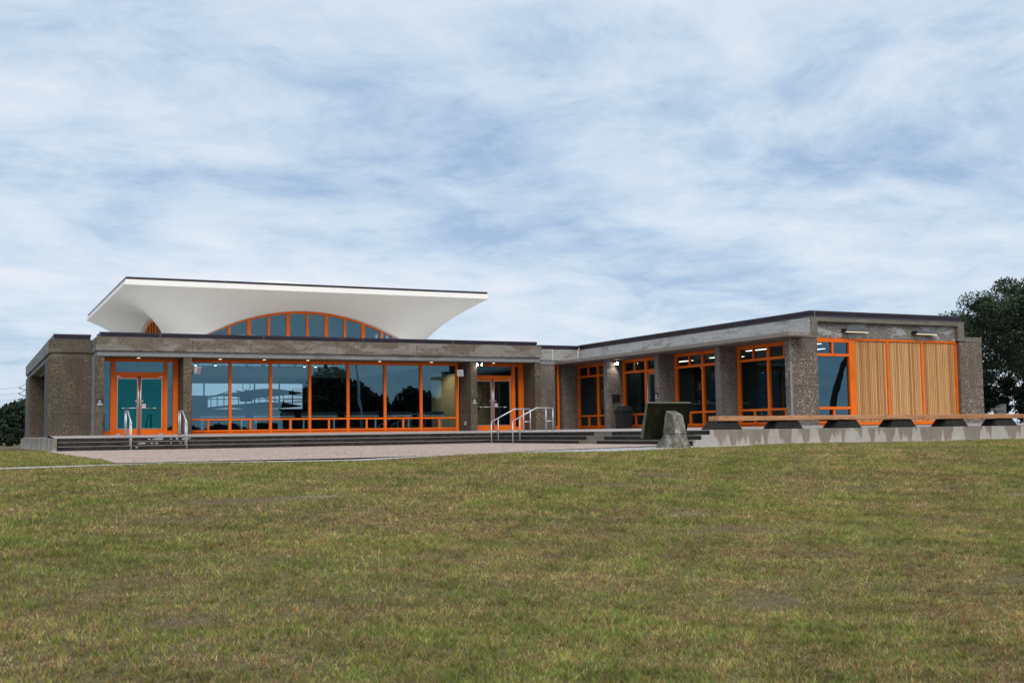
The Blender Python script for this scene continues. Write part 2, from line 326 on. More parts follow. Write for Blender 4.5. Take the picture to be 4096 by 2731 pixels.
# ================================================================== builders
ORG = {}
def setp(o, label=None, cat=None, group=None, kind=None):
    for k, v in (('label', label), ('category', cat), ('group', group), ('kind', kind)):
        if v: o[k] = v
    return o
def empty(name, loc, label=None, cat=None, group=None):
    o = bpy.data.objects.new(name, None); C.objects.link(o); o.location = loc; o.empty_display_size = 0.2
    ORG[o.name] = Vector(loc); return setp(o, label, cat, group)
def org(p): return ORG.get(p.name, Vector((0, 0, 0))) if p else Vector((0, 0, 0))
class MB:
    def __init__(s): s.v = []; s.f = []; s.m = []
    def poly(s, pts, mi=0):
        i = len(s.v); s.v += [tuple(p) for p in pts]; s.f.append(tuple(range(i, i + len(pts)))); s.m.append(mi); return s
    def box(s, x0, x1, y0, y1, z0, z1, mi=0):
        x0, x1 = min(x0, x1), max(x0, x1); y0, y1 = min(y0, y1), max(y0, y1); z0, z1 = min(z0, z1), max(z0, z1)
        return s.hexa([(x0, y0, z0), (x1, y0, z0), (x1, y1, z0), (x0, y1, z0)], [(x0, y0, z1), (x1, y0, z1), (x1, y1, z1), (x0, y1, z1)], mi)
    def hexa(s, b, t, mi=0):
        i = len(s.v); n = len(b); s.v += list(b) + list(t)
        s.f.append(tuple(i + k for k in reversed(range(n)))); s.m.append(mi); s.f.append(tuple(i + n + k for k in range(n))); s.m.append(mi)
        for k in range(n):
            s.f.append((i + k, i + (k + 1) % n, i + n + (k + 1) % n, i + n + k)); s.m.append(mi)
        return s
    def tube(s, pts, r, n=8, mi=0, cap=True):
        pts = [Vector(p) for p in pts]; rr = r if isinstance(r, (list, tuple)) else [r] * len(pts); base = len(s.v); up = Vector((0, 0, 1))
        for k, p in enumerate(pts):
            d = ((pts[k + 1] - p).normalized() if k < len(pts) - 1 else Vector()) + ((p - pts[k - 1]).normalized() if k else Vector())
            d.normalize(); a = d.cross(up)
            if a.length < 1e-3: a = d.cross(Vector((1, 0, 0)))
            a.normalize(); b = a.cross(d)
            for j in range(n):
                t = 2 * math.pi * j / n; s.v.append(tuple(p + (a * math.cos(t) + b * math.sin(t)) * rr[k]))
        for k in range(len(pts) - 1):
            for j in range(n):
                s.f.append((base + k * n + j, base + k * n + (j + 1) % n, base + (k + 1) * n + (j + 1) % n, base + (k + 1) * n + j)); s.m.append(mi)
        if cap:
            s.f.append(tuple(base + j for j in reversed(range(n)))); s.m.append(mi); s.f.append(tuple(base + (len(pts) - 1) * n + j for j in range(n))); s.m.append(mi)
        return s
    def disc(s, c, nrm, r, n=16, mi=0):
        nrm = Vector(nrm).normalized(); a = nrm.orthogonal().normalized(); b = nrm.cross(a)
        return s.poly([Vector(c) + (a * math.cos(2 * math.pi * k / n) + b * math.sin(2 * math.pi * k / n)) * r for k in range(n)], mi)
    def build(s, name, mats, parent=None, bevel=0, smooth=False, kind=None):
        me = bpy.data.meshes.new(name); o_ = org(parent)
        me.from_pydata([(x - o_.x, y - o_.y, z - o_.z) for x, y, z in s.v], [], s.f)
        if not isinstance(mats, (list, tuple)): mats = [mats]
        for m in mats: me.materials.append(MT[m] if isinstance(m, str) else m)
        me.polygons.foreach_set('material_index', s.m)
        bm = bmesh.new(); bm.from_mesh(me); bmesh.ops.recalc_face_normals(bm, faces=bm.faces)
        if bevel: bmesh.ops.bevel(bm, geom=[e_ for e_ in bm.edges if len(e_.link_faces) == 2 and e_.calc_face_angle(0) > 0.6], offset=bevel, segments=1, affect='EDGES', clamp_overlap=True)
        bm.to_mesh(me); bm.free()
        if smooth: me.polygons.foreach_set('use_smooth', [True] * len(me.polygons))
        o = bpy.data.objects.new(name, me); C.objects.link(o)
        if parent: o.parent = parent
        ORG[o.name] = o_
        if kind: o['kind'] = kind
        return o
def box(name, m, parent, *c, bevel=0): return MB().box(*c).build(name, m, parent, bevel)
# ================================================================== ground
_ys = np.array([-400, -60, -20, 0, 3, 7, 10, 12, 15, 17, 19.5, 21.5, 24, 60, 120, 400, 1500.])
_zs = np.array([-2.6, -2.05, -1.95, -1.82, -1.76, -1.56, -1.30, -1.12, -0.83, -0.645, -0.482, -0.462, -0.452, -0.50, -0.8, -1.5, -3.0])
_yy = np.linspace(-400, 1500, 19001); _zz = np.interp(_yy, _ys, _zs)
_k = np.exp(-0.5 * (np.arange(-12, 13) / 5.0) ** 2); _k /= _k.sum(); _zz = np.convolve(np.pad(_zz, 12, 'edge'), _k, 'valid')
def gz(x, y):
    x = np.asarray(x, float); y = np.asarray(y, float)
    z = np.interp(y, _yy, _zz)
    near = np.exp(-((y - 8) / 16.0) ** 2)
    return z + 0.025 * np.sin(x * 0.9 + 1.3 * np.sin(y * 0.55)) * near + 0.018 * np.sin(y * 1.7 + x * 0.5) * near
def low_edge(x): return np.interp(x, [-60, 1.0, 3, 6.5, 9, 12, 15.5, 17.5, 19, 21], [19.35, 19.55, 19.95, 20.0, 21.0, 21.75, 22.6, 23.9, 25.2, 25.6])
def top_edge(x): return np.interp(x, [-60, 1.0, 3, 6.5, 9, 12, 15.8, 17.25, 19, 21], [20.15, 20.3, 20.42, 20.45, 21.4, 23.5, 25.2, 25.62, 25.62, 25.62])
def paved(x, y):
    x = np.asarray(x); y = np.asarray(y)
    return ((y > low_edge(x)) & (y < top_edge(x))) | ((y >= top_edge(x)) & (x > 2.3) & (x < 17.3) & (y < 39)) | ((x > 2.56) & (y > 38.9)) | ((x > 17.2) & (y > 25.58))
def grid(xs, ys, zf):
    X, Y = np.meshgrid(xs, ys); Z = zf(X, Y); nx, ny = len(xs), len(ys)
    v = np.stack([X, Y, Z], -1).reshape(-1, 3)
    i = (np.arange(ny - 1)[:, None] * nx + np.arange(nx - 1)[None]).ravel()
    return v, np.stack([i, i + 1, i + nx + 1, i + nx], -1)
def mesh_np(name, v, f, m, parent=None, smooth=True):
    me = bpy.data.meshes.new(name); o_ = org(parent)
    me.from_pydata((v - np.array(o_)).tolist(), [], f.tolist()); me.materials.append(MT[m])
    if smooth: me.polygons.foreach_set('use_smooth', [True] * len(me.polygons))
    o = bpy.data.objects.new(name, me); C.objects.link(o)
    if parent: o.parent = parent
    return o
xs = np.concatenate([[-1500, -600, -250, -120, -70, -45], np.arange(-30, 46, 0.6), [55, 75, 130, 260, 600, 1500]])
ys = np.concatenate([[-400, -200, -100, -60, -40, -25, -15, -8, -3], np.arange(0, 30, 0.4), np.arange(30, 66, 2.0), [75, 95, 130, 200, 400, 800, 1500]])
def lawn_z(X, Y):
    z = gz(X, Y); ins = (X > 2.9) & (Y > 22) & (X < 46) & (Y < 66) & ((X < 17.0) | (Y > 26.2)); return np.where(ins, z - 0.12, z)
v, f = grid(xs, ys, lawn_z); setp(mesh_np('lawn', v, f, 'lawn'), 'mown lawn sloping up to the building', 'lawn', kind='structure')
# concrete path and cobbled plaza
def strip(name, m, xs, lo, hi, nz, off, label, cat):
    vs = []
    for x in xs:
        for k in range(nz + 1):
            y = lo(x) + (hi(x) - lo(x)) * k / nz; vs.append((x, y, off(x, y)))
    fs = [(i * (nz + 1) + k, (i + 1) * (nz + 1) + k, (i + 1) * (nz + 1) + k + 1, i * (nz + 1) + k + 1) for i in range(len(xs) - 1) for k in range(nz)]
    return setp(mesh_np(name, np.array(vs), np.array(fs), m), label, cat, kind='structure')
strip('path', 'walk', list(np.arange(-60, 0, 2.0)) + list(np.arange(0, 21.01, 0.5)), low_edge, top_edge, 4, lambda x, y: float(gz(x, y)) + 0.014, 'pale concrete path along the near edge of the plaza', 'path')
def zp(x, y): return -0.448 + 0.034 * np.clip((x - 9) / 8, 0, 1) + 0.008 * np.clip((y - 30) / 9, 0, 1) * (x < 12)
strip('plaza_paving', 'paving', list(np.linspace(2.3, 17.3, 31)), top_edge, lambda x: 39.0, 10, lambda x, y: float(max(zp(x, y), gz(x, y) + 0.012)) + 0.004, 'pinkish cobbled plaza in front of the steps', 'paving')
pz = bpy.data.objects['plaza_paving']
for x0_, x1_, yy in ((3.0, 9.5, 22.6), (2.6, 12.8, 24.6), (2.5, 17.2, 28.5), (2.5, 17.2, 32.6), (2.4, 17.2, 36.2)):
    jm = MB(); xs_ = np.linspace(x0_, x1_, 24)
    for a_, b_ in zip(xs_, xs_[1:]):
        h_ = lambda x: float(max(zp(x, yy), gz(x, yy) + .012)) + .010; w_ = .012 + .008 * math.sin(a_ * 7)
        jm.poly([(a_, yy - w_ + .02 * math.sin(a_), h_(a_)), (b_, yy - w_ + .02 * math.sin(b_), h_(b_)), (b_, yy + w_ + .02 * math.sin(b_), h_(b_)), (a_, yy + w_ + .02 * math.sin(a_), h_(a_))])
    jm.build('expansion_joint', 'bark', pz)
# terrace
ZE, ZB = -0.035, 0.04
def zt(X, Y):
    a = np.where(Y < 39.44, np.minimum(X - 17.78, Y - 25.6), np.where(X < 17.78, Y - 39.44, np.hypot(np.maximum(X - 17.78, 0), np.maximum(Y - 39.44, 0)) + 0))
    return ZE + (ZB - ZE) * np.clip(a / 2.8, 0, 1)
tb = MB()
def tgrid(x0, x1, y0, y1, st=0.7):
    v, f = grid(np.linspace(x0, x1, max(2, int((x1 - x0) / st) + 1)), np.linspace(y0, y1, max(2, int((y1 - y0) / st) + 1)), zt)
    b = len(tb.v); tb.v += [tuple(p) for p in v]; tb.f += [tuple(int(i) + b for i in q) for q in f]; tb.m += [0] * len(f)
tgrid(2.6, 17.78, 39.46, 44.2); tgrid(17.78, 24, 39.46, 44.2); tgrid(17.80, 24, 25.9, 39.46); tgrid(24, 60, 25.9, 29.2)
tgrid(31.0, 60, 29.2, 48, 4)
setp(tb.build('terrace_pavement', 'terrace', smooth=True), 'raised concrete terrace around the building', 'terrace', kind='structure')

# ---- steps (each step a part, each slab of it a sub-part)
st_ = empty('entrance_steps', (17.2, 38.9, -0.45), 'three long dark concrete steps with an outer corner below the terrace', 'steps')
TX, TY = [17.245, 17.51, 17.78], [38.9, 39.17, 39.44]; TZ = [-0.60, -0.30, -0.166, -0.035]
for i in range(3):
    x0, y0, z0, z1 = TX[i], TY[i], TZ[i] - (0.05 if i else 0.0), TZ[i + 1]
    sp = MB().box(2.9, x0 + 0.02, y0 + 0.05, y0 + 0.30, z0, z1 - 0.01).box(x0 + 0.05, x0 + 0.30, 25.95, y0 + 0.28, z0, z1 - 0.012).build('step', 'step', st_)
    cuts = [2.62 + 0.02 * i, 4.3, 6.95, 9.6, 12.3, 14.9, 16.1, x0]
    for a, b in zip(cuts, cuts[1:]):
        q = MB().box(a + 0.003, b - 0.003, y0 + random.uniform(0, .006), y0 + 0.33, z0, z1); q.m[1] = 1; q.build('slab', ['step', 'tread'], sp, 0.008)
    cuts = [25.62, 28.1, 30.75, 31.86, 34.3, 36.8, y0]
    for a, b in zip(cuts, cuts[1:]):
        tan = a == 30.75
        q = MB().box(x0 + random.uniform(0, .006) + 0.0, x0 + 0.33, a + 0.003, b - 0.003 + (0.33 if b == y0 else 0), z0, z1 - 0.002); q.m[1] = 1; q.build('slab', ['step_tan' if tan else 'step', 'tread'], sp, 0.008)
for i in range(3):
    x0, y0, z1 = TX[i], TY[i], TZ[i + 1]
    box('nosing', 'tread', st_, 2.64, x0 - .008, y0 - .006, y0 + .004, z1 - .012, z1 + .002); box('nosing', 'tread', st_, x0 - .007, x0 + .004, 25.63, y0 - .006, z1 - .014, z1 + .001)
def blob(cx, y, cz, rx, rz, n=11):
    return [(cx + math.cos(t) * rx * random.uniform(.65, 1.1), y, cz + math.sin(t) * rz * random.uniform(.65, 1.1)) for t in [2 * math.pi * k / n for k in range(n)]]
for cx, i, rx, rz in ((5.45, 2, .06, .022), (5.75, 2, .20, .035), (6.15, 2, .035, .03), (5.2, 1, .16, .03), (6.1, 1, .03, .03), (5.5, 1, .04, .03), (6.62, 2, .16, .04), (6.4, 1, .035, .03), (4.9, 2, .05, .03), (5.0, 0, .04, .025), (5.65, 1, .07, .02), (6.33, 2, .045, .04), (6.42, 1, .04, .03)):
    b_ = blob(cx, TY[i] - 0.004, (TZ[i] + TZ[i + 1]) / 2 + (0.0 if i else 0.09), rx, rz); MB().poly(b_).build('mortar_patch', 'patch', st_)

# ---- retaining wall under the bench, plinth wall at the left end
rw = empty('retaining_wall', (17.3, 25.7, -0.45), 'low pale concrete retaining wall with damp streaks under the timber bench', 'wall')
pr = [(17.25, -0.62), (25.485, -0.62), (25.485, -0.03), (17.79, -0.03), (17.79, -0.158), (17.52, -0.158), (17.52, -0.292), (17.25, -0.292)]
MB().hexa([(x, 25.585, z) for x, z in pr], [(x, 25.93, z) for x, z in pr]).build('wall_length', 'wall', rw, 0.008)
box('wall_length', 'wall', rw, 25.497, 34.0, 25.585, 25.93, -0.62, -0.03, bevel=0.008)
box('wall_length', 'wall', rw, 34.012, 46.0, 25.585, 25.93, -0.62, -0.03, bevel=0.008)
box('joint_filler', 'walk', rw, 25.48, 25.50, 25.60, 25.9, -0.6, -0.04)
box('footing', 'walk', rw, 20.6, 46, 25.40, 25.584, -0.62, -0.428)
pw = empty('plinth_wall', (2.6, 39.0, -0.45), 'pale streaked concrete plinth wall at the left end of the steps', 'wall')
box('wall_length', 'wall', pw, 2.50, 2.615, 38.98, 62.0, -0.65, -0.034, bevel=0.006)
prl = [(38.92, -0.65), (39.45, -0.65), (39.45, -0.036), (39.44, -0.036), (39.44, -0.17), (39.17, -0.17), (39.17, -0.305), (38.92, -0.305)]

# ================================================================== the building
B = empty('museum_building', (12.6, 43, 0.0), 'low concrete visitor building with orange window frames and white shell roof', 'building')
def lifts(name, m, x0, x1, y0, y1, zs, bevel=.012):
    o = box(name, m, B, x0, x1, y0, y1, zs[0], zs[1], bevel=bevel)
    for a, b in zip(zs[1:], zs[2:]): j = random.uniform(-.002, .002); box('lift', m, o, x0 + j, x1 + j, y0 + j, y1 + j, a, b, bevel=bevel)
    return o
# ---- main front: pillars, lintel, fascia, coping
YP = 42.36
for x0, x1, mm in ((4.05, 4.34, 'agg_warm'), (7.01, 7.31, 'agg_warm'), (18.12, 18.39, 'agg_warm'), (20.96, 21.23, 'agg_warm')):
    o = lifts('pillar', mm, x0, x1, YP, 43.62, [0.0, .78, 1.52, 2.18, 2.785])
    box('plinth', 'lintel', o, x0 - 0.004, x1 + 0.006, YP - 0.006, YP + 0.25, -0.01, 0.045)
box('lintel', 'lintel', B, 4.09, 21.18, 42.33, 42.75, 2.785, 2.975, bevel=0.008)
cuts = [4.05, 7.3, 9.35, 12.6, 15.8, 18.2, 21.22]
for i, (a, b) in enumerate(zip(cuts, cuts[1:])):
    box('fascia_panel', 'fascia_a', B, a + (0.003 if i else 0), b - (0.003 if b < 21.2 else 0), 42.25, 42.75, 2.968, 3.445, bevel=0.01)
def coping(pts, zlo=3.44, name='coping'):
    """two-stepped metal parapet cap along a polyline of (x0,x1,y0,y1) boxes"""
    for (x0, x1, y0, y1) in pts:
        m = MB().box(x0 - 0.0, x1 + 0.0, y0, y1, zlo, zlo + 0.1); o = m.build(name, 'coping', B, 0.006)
        MB().box(x0 - 0.018, x1 + 0.018, y0 - 0.018, y1 + 0.018, zlo + 0.102, zlo + 0.19).build('cap', 'coping', o, 0.006)
coping([(4.21, 21.12, 42.5, 42.72)])
coping([(4.215, 4.42, 42.76, 43.74)], 3.438); coping([(20.9, 21.11, 42.76, 44.05)], 3.438)
for x in (6.2, 9.9, 13.7, 17.4, 19.7): box('coping_joint', 'lintel', B, x, x + 0.012, 42.478, 42.49, 3.45, 3.628)
# soffits
MB().box(4.34, 20.96, 42.76, 43.62, 2.77, 2.80).build('soffit', 'wood_soffit', B)
# ---- left set-back corner and porch side
lifts('wall', 'agg_warm', 2.64, 4.06, 43.74, 44.05, [0.0, .80, 2.80])
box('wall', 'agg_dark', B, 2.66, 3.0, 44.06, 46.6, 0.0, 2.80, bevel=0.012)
box('wall', 'lintel', B, 4.046, 4.3, 42.62, 43.76, 0.0, 2.80)
box('lintel', 'fascia_l', B, 2.70, 4.088, 43.78, 44.1, 2.803, 2.975)
box('lintel', 'lintel', B, 2.70, 3.1, 44.11, 61.1, 2.803, 2.975)
box('fascia_panel', 'fascia_l', B, 2.63, 4.057, 43.73, 44.10, 2.97, 3.44, bevel=0.01)
for a, b in ((44.105, 50.0), (50.006, 55.6), (55.606, 61.2)):
    box('fascia_panel', 'lintel', B, 2.632, 3.1, a, b, 2.972, 3.438, bevel=0.01)
box('fascia_panel', 'lintel', B, 4.06, 4.4, 42.76, 43.72, 2.972, 3.440)
coping([(2.79, 4.0, 43.80, 44.0)], 3.44); coping([(2.79, 3.0, 44.05, 61.0)], 3.436)
box('wall', 'agg_warm', B, 2.66, 3.6, 57.8, 58.1, 0.0, 2.80, bevel=0.01)
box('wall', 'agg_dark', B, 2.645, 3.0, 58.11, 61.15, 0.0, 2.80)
box('wall', 'dark_wall', B, 3.5, 3.8, 44.06, 58.1, 0.0, 2.8)
MB().box(3.1, 3.6, 44.1, 58, 2.78, 2.80).build('soffit', 'wood_soffit', B)
# ---- right set-back between hall and wing
box('wall', 'agg_grey', B, 21.24, 22.76, 44.05, 44.4, 0.0, 2.80, bevel=0.01)
box('lintel', 'lintel', B, 21.19, 22.98, 44.02, 44.4, 2.802, 2.985)
box('fascia_panel', 'fascia_s', B, 21.23, 22.60, 43.98, 44.4, 2.987, 3.455, bevel=0.008)
box('fascia_panel', 'fascia_s', B, 22.63, 23.965, 43.98, 44.4, 2.987, 3.455)
box('joint_filler', 'white', B, 22.60, 22.63, 44.0, 44.3, 2.99, 3.45); box('joint_filler', 'white', B, 23.82, 23.845, 43.972, 43.979, 2.99, 3.45)
coping([(21.16, 23.94, 44.10, 44.3)], 3.45)
sw = MB().box(22.87, 22.97, 44.10, 44.2, 0.04, 2.80).box(22.762, 22.868, 44.11, 44.2, 2.72, 2.80).box(22.762, 22.868, 44.11, 44.2, 0.04, 0.22).build('window', 'orange', B)
MB().poly([(22.76, 44.15, 0.2), (22.87, 44.15, 0.2), (22.87, 44.15, 2.73), (22.76, 44.15, 2.73)]).build('pane', 'glass', sw)
# ---- wing, west side: fins, ledge, fascia
XF, XW = 23.05, 23.85
for y0, y1 in ((43.95, 44.25), (40.14, 40.43), (36.37, 36.645), (32.52, 32.80)):
    o = lifts('pillar', 'agg_grey', XF, 23.98, y0, y1, [0.0, .74, 1.5, 2.2, 2.79])
    box('plinth', 'lintel', o, XF - 0.005, 23.9, y0 - 0.006, y1 + 0.004, -0.01, 0.06)
box('lintel', 'ledge', B, 22.70, 24.0, 28.90, 43.96, 2.797, 2.935, bevel=0.012)
box('lintel', 'ledge', B, 22.703, 23.56, 28.41, 28.897, 2.799, 2.937, bevel=0.012)
MB().box(23.0, 24.0, 28.92, 43.94, 2.765, 2.795).build('soffit', 'soffit_b', B)
cuts = [28.93, 33.5, 38.6, 44.38]
for a, b in zip(cuts, cuts[1:]):
    box('fascia_panel', 'fascia_b', B, 23.97, 24.23, a + 0.002, b - 0.002, 2.937, 3.47, bevel=0.008)
box('flashing', 'galv', B, 23.93, 23.968, 28.95, 43.95, 2.937, 2.955)
coping([(23.95, 24.2, 28.9, 44.08)], 3.47)
# ---- wing, south end: pier, frame, recessed panel, window, slatted panels
o = lifts('pier', 'agg_pier', 23.11, 24.22, 28.90, 29.14, [0.0, .55, 1.28, 2.06, 2.795])
box('plinth', 'lintel', o, 23.10, 24.225, 28.895, 29.13, -0.01, 0.075)
box('arris_repair', 'lintel', o, 23.108, 23.19, 28.888, 28.899, 0.3, 2.79)
box('lintel', 'fascia_c', B, 23.57, 24.24, 28.885, 29.2, 2.80, 2.945)
box('fascia_panel', 'fascia_c', B, 23.975, 24.24, 28.88, 29.3, 2.946, 3.468, bevel=0.01)
box('fascia_panel', 'fascia_c', B, 24.242, 30.19, 28.882, 29.3, 3.325, 3.468, bevel=0.01)
box('fascia_panel', 'fascia_c', B, 30.192, 30.48, 28.88, 29.3, 2.83, 3.468, bevel=0.01)
for a, b in ((24.242, 26.9), (26.905, 30.188)):
    box('fascia_panel', 'panel_c', B, a, b, 29.03, 29.3, 2.835, 3.324)
coping([(23.96, 30.30, 28.895, 29.15)], 3.475)
box('coping_base', 'galv', B, 23.94, 30.50, 28.865, 29.2, 3.469, 3.4745)
box('coping_joint', 'lintel', B, 24.12, 24.135, 28.87, 28.88, 3.48, 3.66)
o = lifts('pier', 'agg_pier', 30.244, 31.27, 28.90, 29.9, [0.0, .56, 1.30, 2.80]); box('plinth', 'lintel', o, 30.25, 31.26, 28.893, 29.8, -0.01, 0.085)
box('fascia_panel', 'fascia_c', B, 30.482, 31.27, 28.885, 29.9, 2.805, 2.966, bevel=0.01)
# ---- bodies, roofs, floors, interior shells
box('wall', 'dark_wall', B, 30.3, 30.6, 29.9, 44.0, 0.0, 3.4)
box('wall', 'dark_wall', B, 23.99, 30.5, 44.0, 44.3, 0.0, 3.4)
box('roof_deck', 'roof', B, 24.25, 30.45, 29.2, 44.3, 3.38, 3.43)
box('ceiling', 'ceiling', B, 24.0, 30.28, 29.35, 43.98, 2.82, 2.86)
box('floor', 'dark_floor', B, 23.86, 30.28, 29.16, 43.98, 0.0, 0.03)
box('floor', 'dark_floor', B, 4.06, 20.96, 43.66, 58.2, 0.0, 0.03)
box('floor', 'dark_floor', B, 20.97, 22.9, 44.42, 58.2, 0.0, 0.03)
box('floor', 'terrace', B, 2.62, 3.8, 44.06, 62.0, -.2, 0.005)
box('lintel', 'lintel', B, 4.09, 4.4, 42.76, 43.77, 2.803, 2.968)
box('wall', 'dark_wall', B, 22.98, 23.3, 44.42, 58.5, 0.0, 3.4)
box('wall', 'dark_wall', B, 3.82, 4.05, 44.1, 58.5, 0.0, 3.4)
box('wall', 'lobby', B, 4.06, 7.35, 45.3, 45.45, 0.03, 2.8)  # added wall, hides the bright far window behind the left door glass
box('wall', 'lobby', B, 7.15, 7.3, 43.75, 45.29, 0.03, 2.8)
#   far wall with a window band
YB = 58.3
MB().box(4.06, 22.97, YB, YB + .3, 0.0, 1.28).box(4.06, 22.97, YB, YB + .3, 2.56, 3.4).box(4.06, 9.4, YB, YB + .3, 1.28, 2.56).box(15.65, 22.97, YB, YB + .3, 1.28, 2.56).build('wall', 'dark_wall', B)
fw = MB()
for x in np.arange(9.4, 15.7, 1.25): fw.box(x - .03, x + .03, YB + .05, YB + .12, 1.28, 2.56)
fw.box(9.4, 15.65, YB + .06, YB + .11, 1.75, 1.79); fw = fw.build('window', 'black', B)
MB().poly([(9.4, YB + .1, 1.28), (15.65, YB + .1, 1.28), (15.65, YB + .1, 2.56), (9.4, YB + .1, 2.56)]).build('pane', 'glass_clear', fw)
RC, RA, RR = Vector((12.62, 52.1)), 5.5, 7.38
x0, x1, y0, y1 = RC.x - RA, RC.x + RA, RC.y - RA, RC.y + RA
MB().box(4.2, x0, 42.74, 58.6, 3.36, 3.42).box(x1, 21.0, 42.74, 44.32, 3.361, 3.421).box(x1, 23.2, 44.321, 58.6, 3.361, 3.421).box(x0, x1, 42.74, y0, 3.362, 3.42).box(x0, x1, y1, 58.6, 3.363, 3.42).build('roof_deck', 'roof', B)
MB().box(3.0, 4.2, 43.9, 61, 3.37, 3.41).box(4.2, 23, 58.6, 61, 3.37, 3.41).build('roof_deck', 'roof', B)
MB().box(4.06, x0, 43.63, 58.28, 2.80, 2.84).box(x1, 20.95, 43.63, 44.41, 2.801, 2.841).box(x1, 22.97, 44.411, 58.28, 2.801, 2.841).box(x0, x1, 43.63, y0, 2.802, 2.84).box(x0, x1, y1, 58.28, 2.803, 2.84).build('ceiling', 'ceiling', B)
MB().box(x0 - .1, x0, y0, y1, 2.8, 3.4).box(x1, x1 + .1, y0, y1, 2.8, 3.4).box(x0, x1, y0 - .1, y0, 2.8, 3.4).box(x0, x1, y1, y1 + .1, 2.8, 3.4).build('curb', 'white', B)

# ---- white shell roof: flared skirt over four segmental arches, shallow crown
KP = 0.0618; ZT = 6.90; ZR = 5.60
def crown(x, y): return ZT - KP * (x * x + y * y)
def prof(s): return 0.62 * s + 0.38 * s ** 3
NU, NS = 56, 18
us = np.sin(np.linspace(-1, 1, NU + 1) * np.pi / 2) * 0.35 + np.linspace(-1, 1, NU + 1) * 0.65
ring = []
for k in range(4):
    for u in us[:-1]:
        a = np.array([u, -1.0])
        for _ in range(k): a = np.array([-a[1], a[0]])
        ring.append(a)
ring = np.array(ring); n = len(ring)
P = np.zeros((NS + 1, n, 3))
for j in range(NS + 1):
    s = j / NS; d = RR + (RA - RR) * s
    P[j, :, :2] = ring * d
    zi = crown(ring[:, 0] * RA, ring[:, 1] * RA); P[j, :, 2] = ZR + (zi - ZR) * prof(s)
for it in range(60):       # soften the hip between two flanks, none at the rim, none at the arch line
    Q = P.copy()
    lap = (np.roll(P, 1, 1) + np.roll(P, -1, 1)) / 2 - P
    w = (np.linspace(0, 1, NS + 1) ** 1.3 * 0.9)[:, None, None].copy(); w[-1] = 0.25
    m_ = np.abs(np.abs(ring[:, 0]) - np.abs(ring[:, 1])) < 0.42
    P = Q + lap * w * m_[None, :, None]
shell = MB()
V = P.reshape(-1, 3); shell.v = [(p[0] + RC.x, p[1] + RC.y, p[2]) for p in V]
for j in range(NS):
    for i in range(n):
        shell.f.append((j * n + i, j * n + (i + 1) % n, (j + 1) * n + (i + 1) % n, (j + 1) * n + i)); shell.m.append(0)
SH = shell.build('shell_roof', 'white', B, smooth=True)
# lip of the shell round the arches (thickness seen below the skirt)
lip = MB(); inn = P[-1]
for i in range(n):
    a, b = inn[i], inn[(i + 1) % n]
    ai, bi = a * np.array([.968, .968, 1]), b * np.array([.968, .968, 1])
    lip.poly([(a[0] + RC.x, a[1] + RC.y, a[2]), (b[0] + RC.x, b[1] + RC.y, b[2]), (bi[0] + RC.x, bi[1] + RC.y, bi[2] - .0), (ai[0] + RC.x, ai[1] + RC.y, ai[2] - .0)])
lip.build('arch_lip', 'white', SH)
fasc = MB(); R2 = RR - 0.06
def sq(r, z): return [(RC.x - r, RC.y - r, z), (RC.x + r, RC.y - r, z), (RC.x + r, RC.y + r, z), (RC.x - r, RC.y + r, z)]
def ringq(mb, A, B_):
    for k in range(4): mb.poly([A[k], A[(k + 1) % 4], B_[(k + 1) % 4], B_[k]])
ringq(fasc, sq(RR, ZR), sq(R2, 5.825)); ringq(fasc, sq(R2, 5.825), sq(R2 - .3, 5.826)); fasc.build('rim_fascia', 'white', SH)
cp = MB(); ringq(cp, sq(R2 + .012, 5.815), sq(R2 + .012, 5.895)); ringq(cp, sq(R2 + .012, 5.895), sq(R2 - .25, 5.90)); ringq(cp, sq(R2 + .012, 5.815), sq(R2 - .02, 5.815)); cp.build('rim_coping', 'coping', SH)
for x in (8.9, 10.15, 13.0, 15.6, 17.9, 19.1): box('coping_joint', 'lintel', SH, x, x + .014, RC.y - R2 - .018, RC.y - R2 - .013, 5.82, 5.89)
cr_ = MB(); m = 26
g_ = np.linspace(-RA * 1.0, RA * 1.0, m)
for a in range(m):
    for b in range(m): cr_.v.append((RC.x + g_[a], RC.y + g_[b], crown(g_[a], g_[b])))
for a in range(m - 1):
    for b in range(m - 1): cr_.f.append((a * m + b, (a + 1) * m + b, (a + 1) * m + b + 1, a * m + b + 1)); cr_.m.append(0)
cr_.build('crown', 'white', SH, smooth=True)
ro = MB(); ringq(ro, sq(R2 - .25, 5.84), sq(RA - .9, 5.3)); ro.build('roof_deck', 'roof', SH)
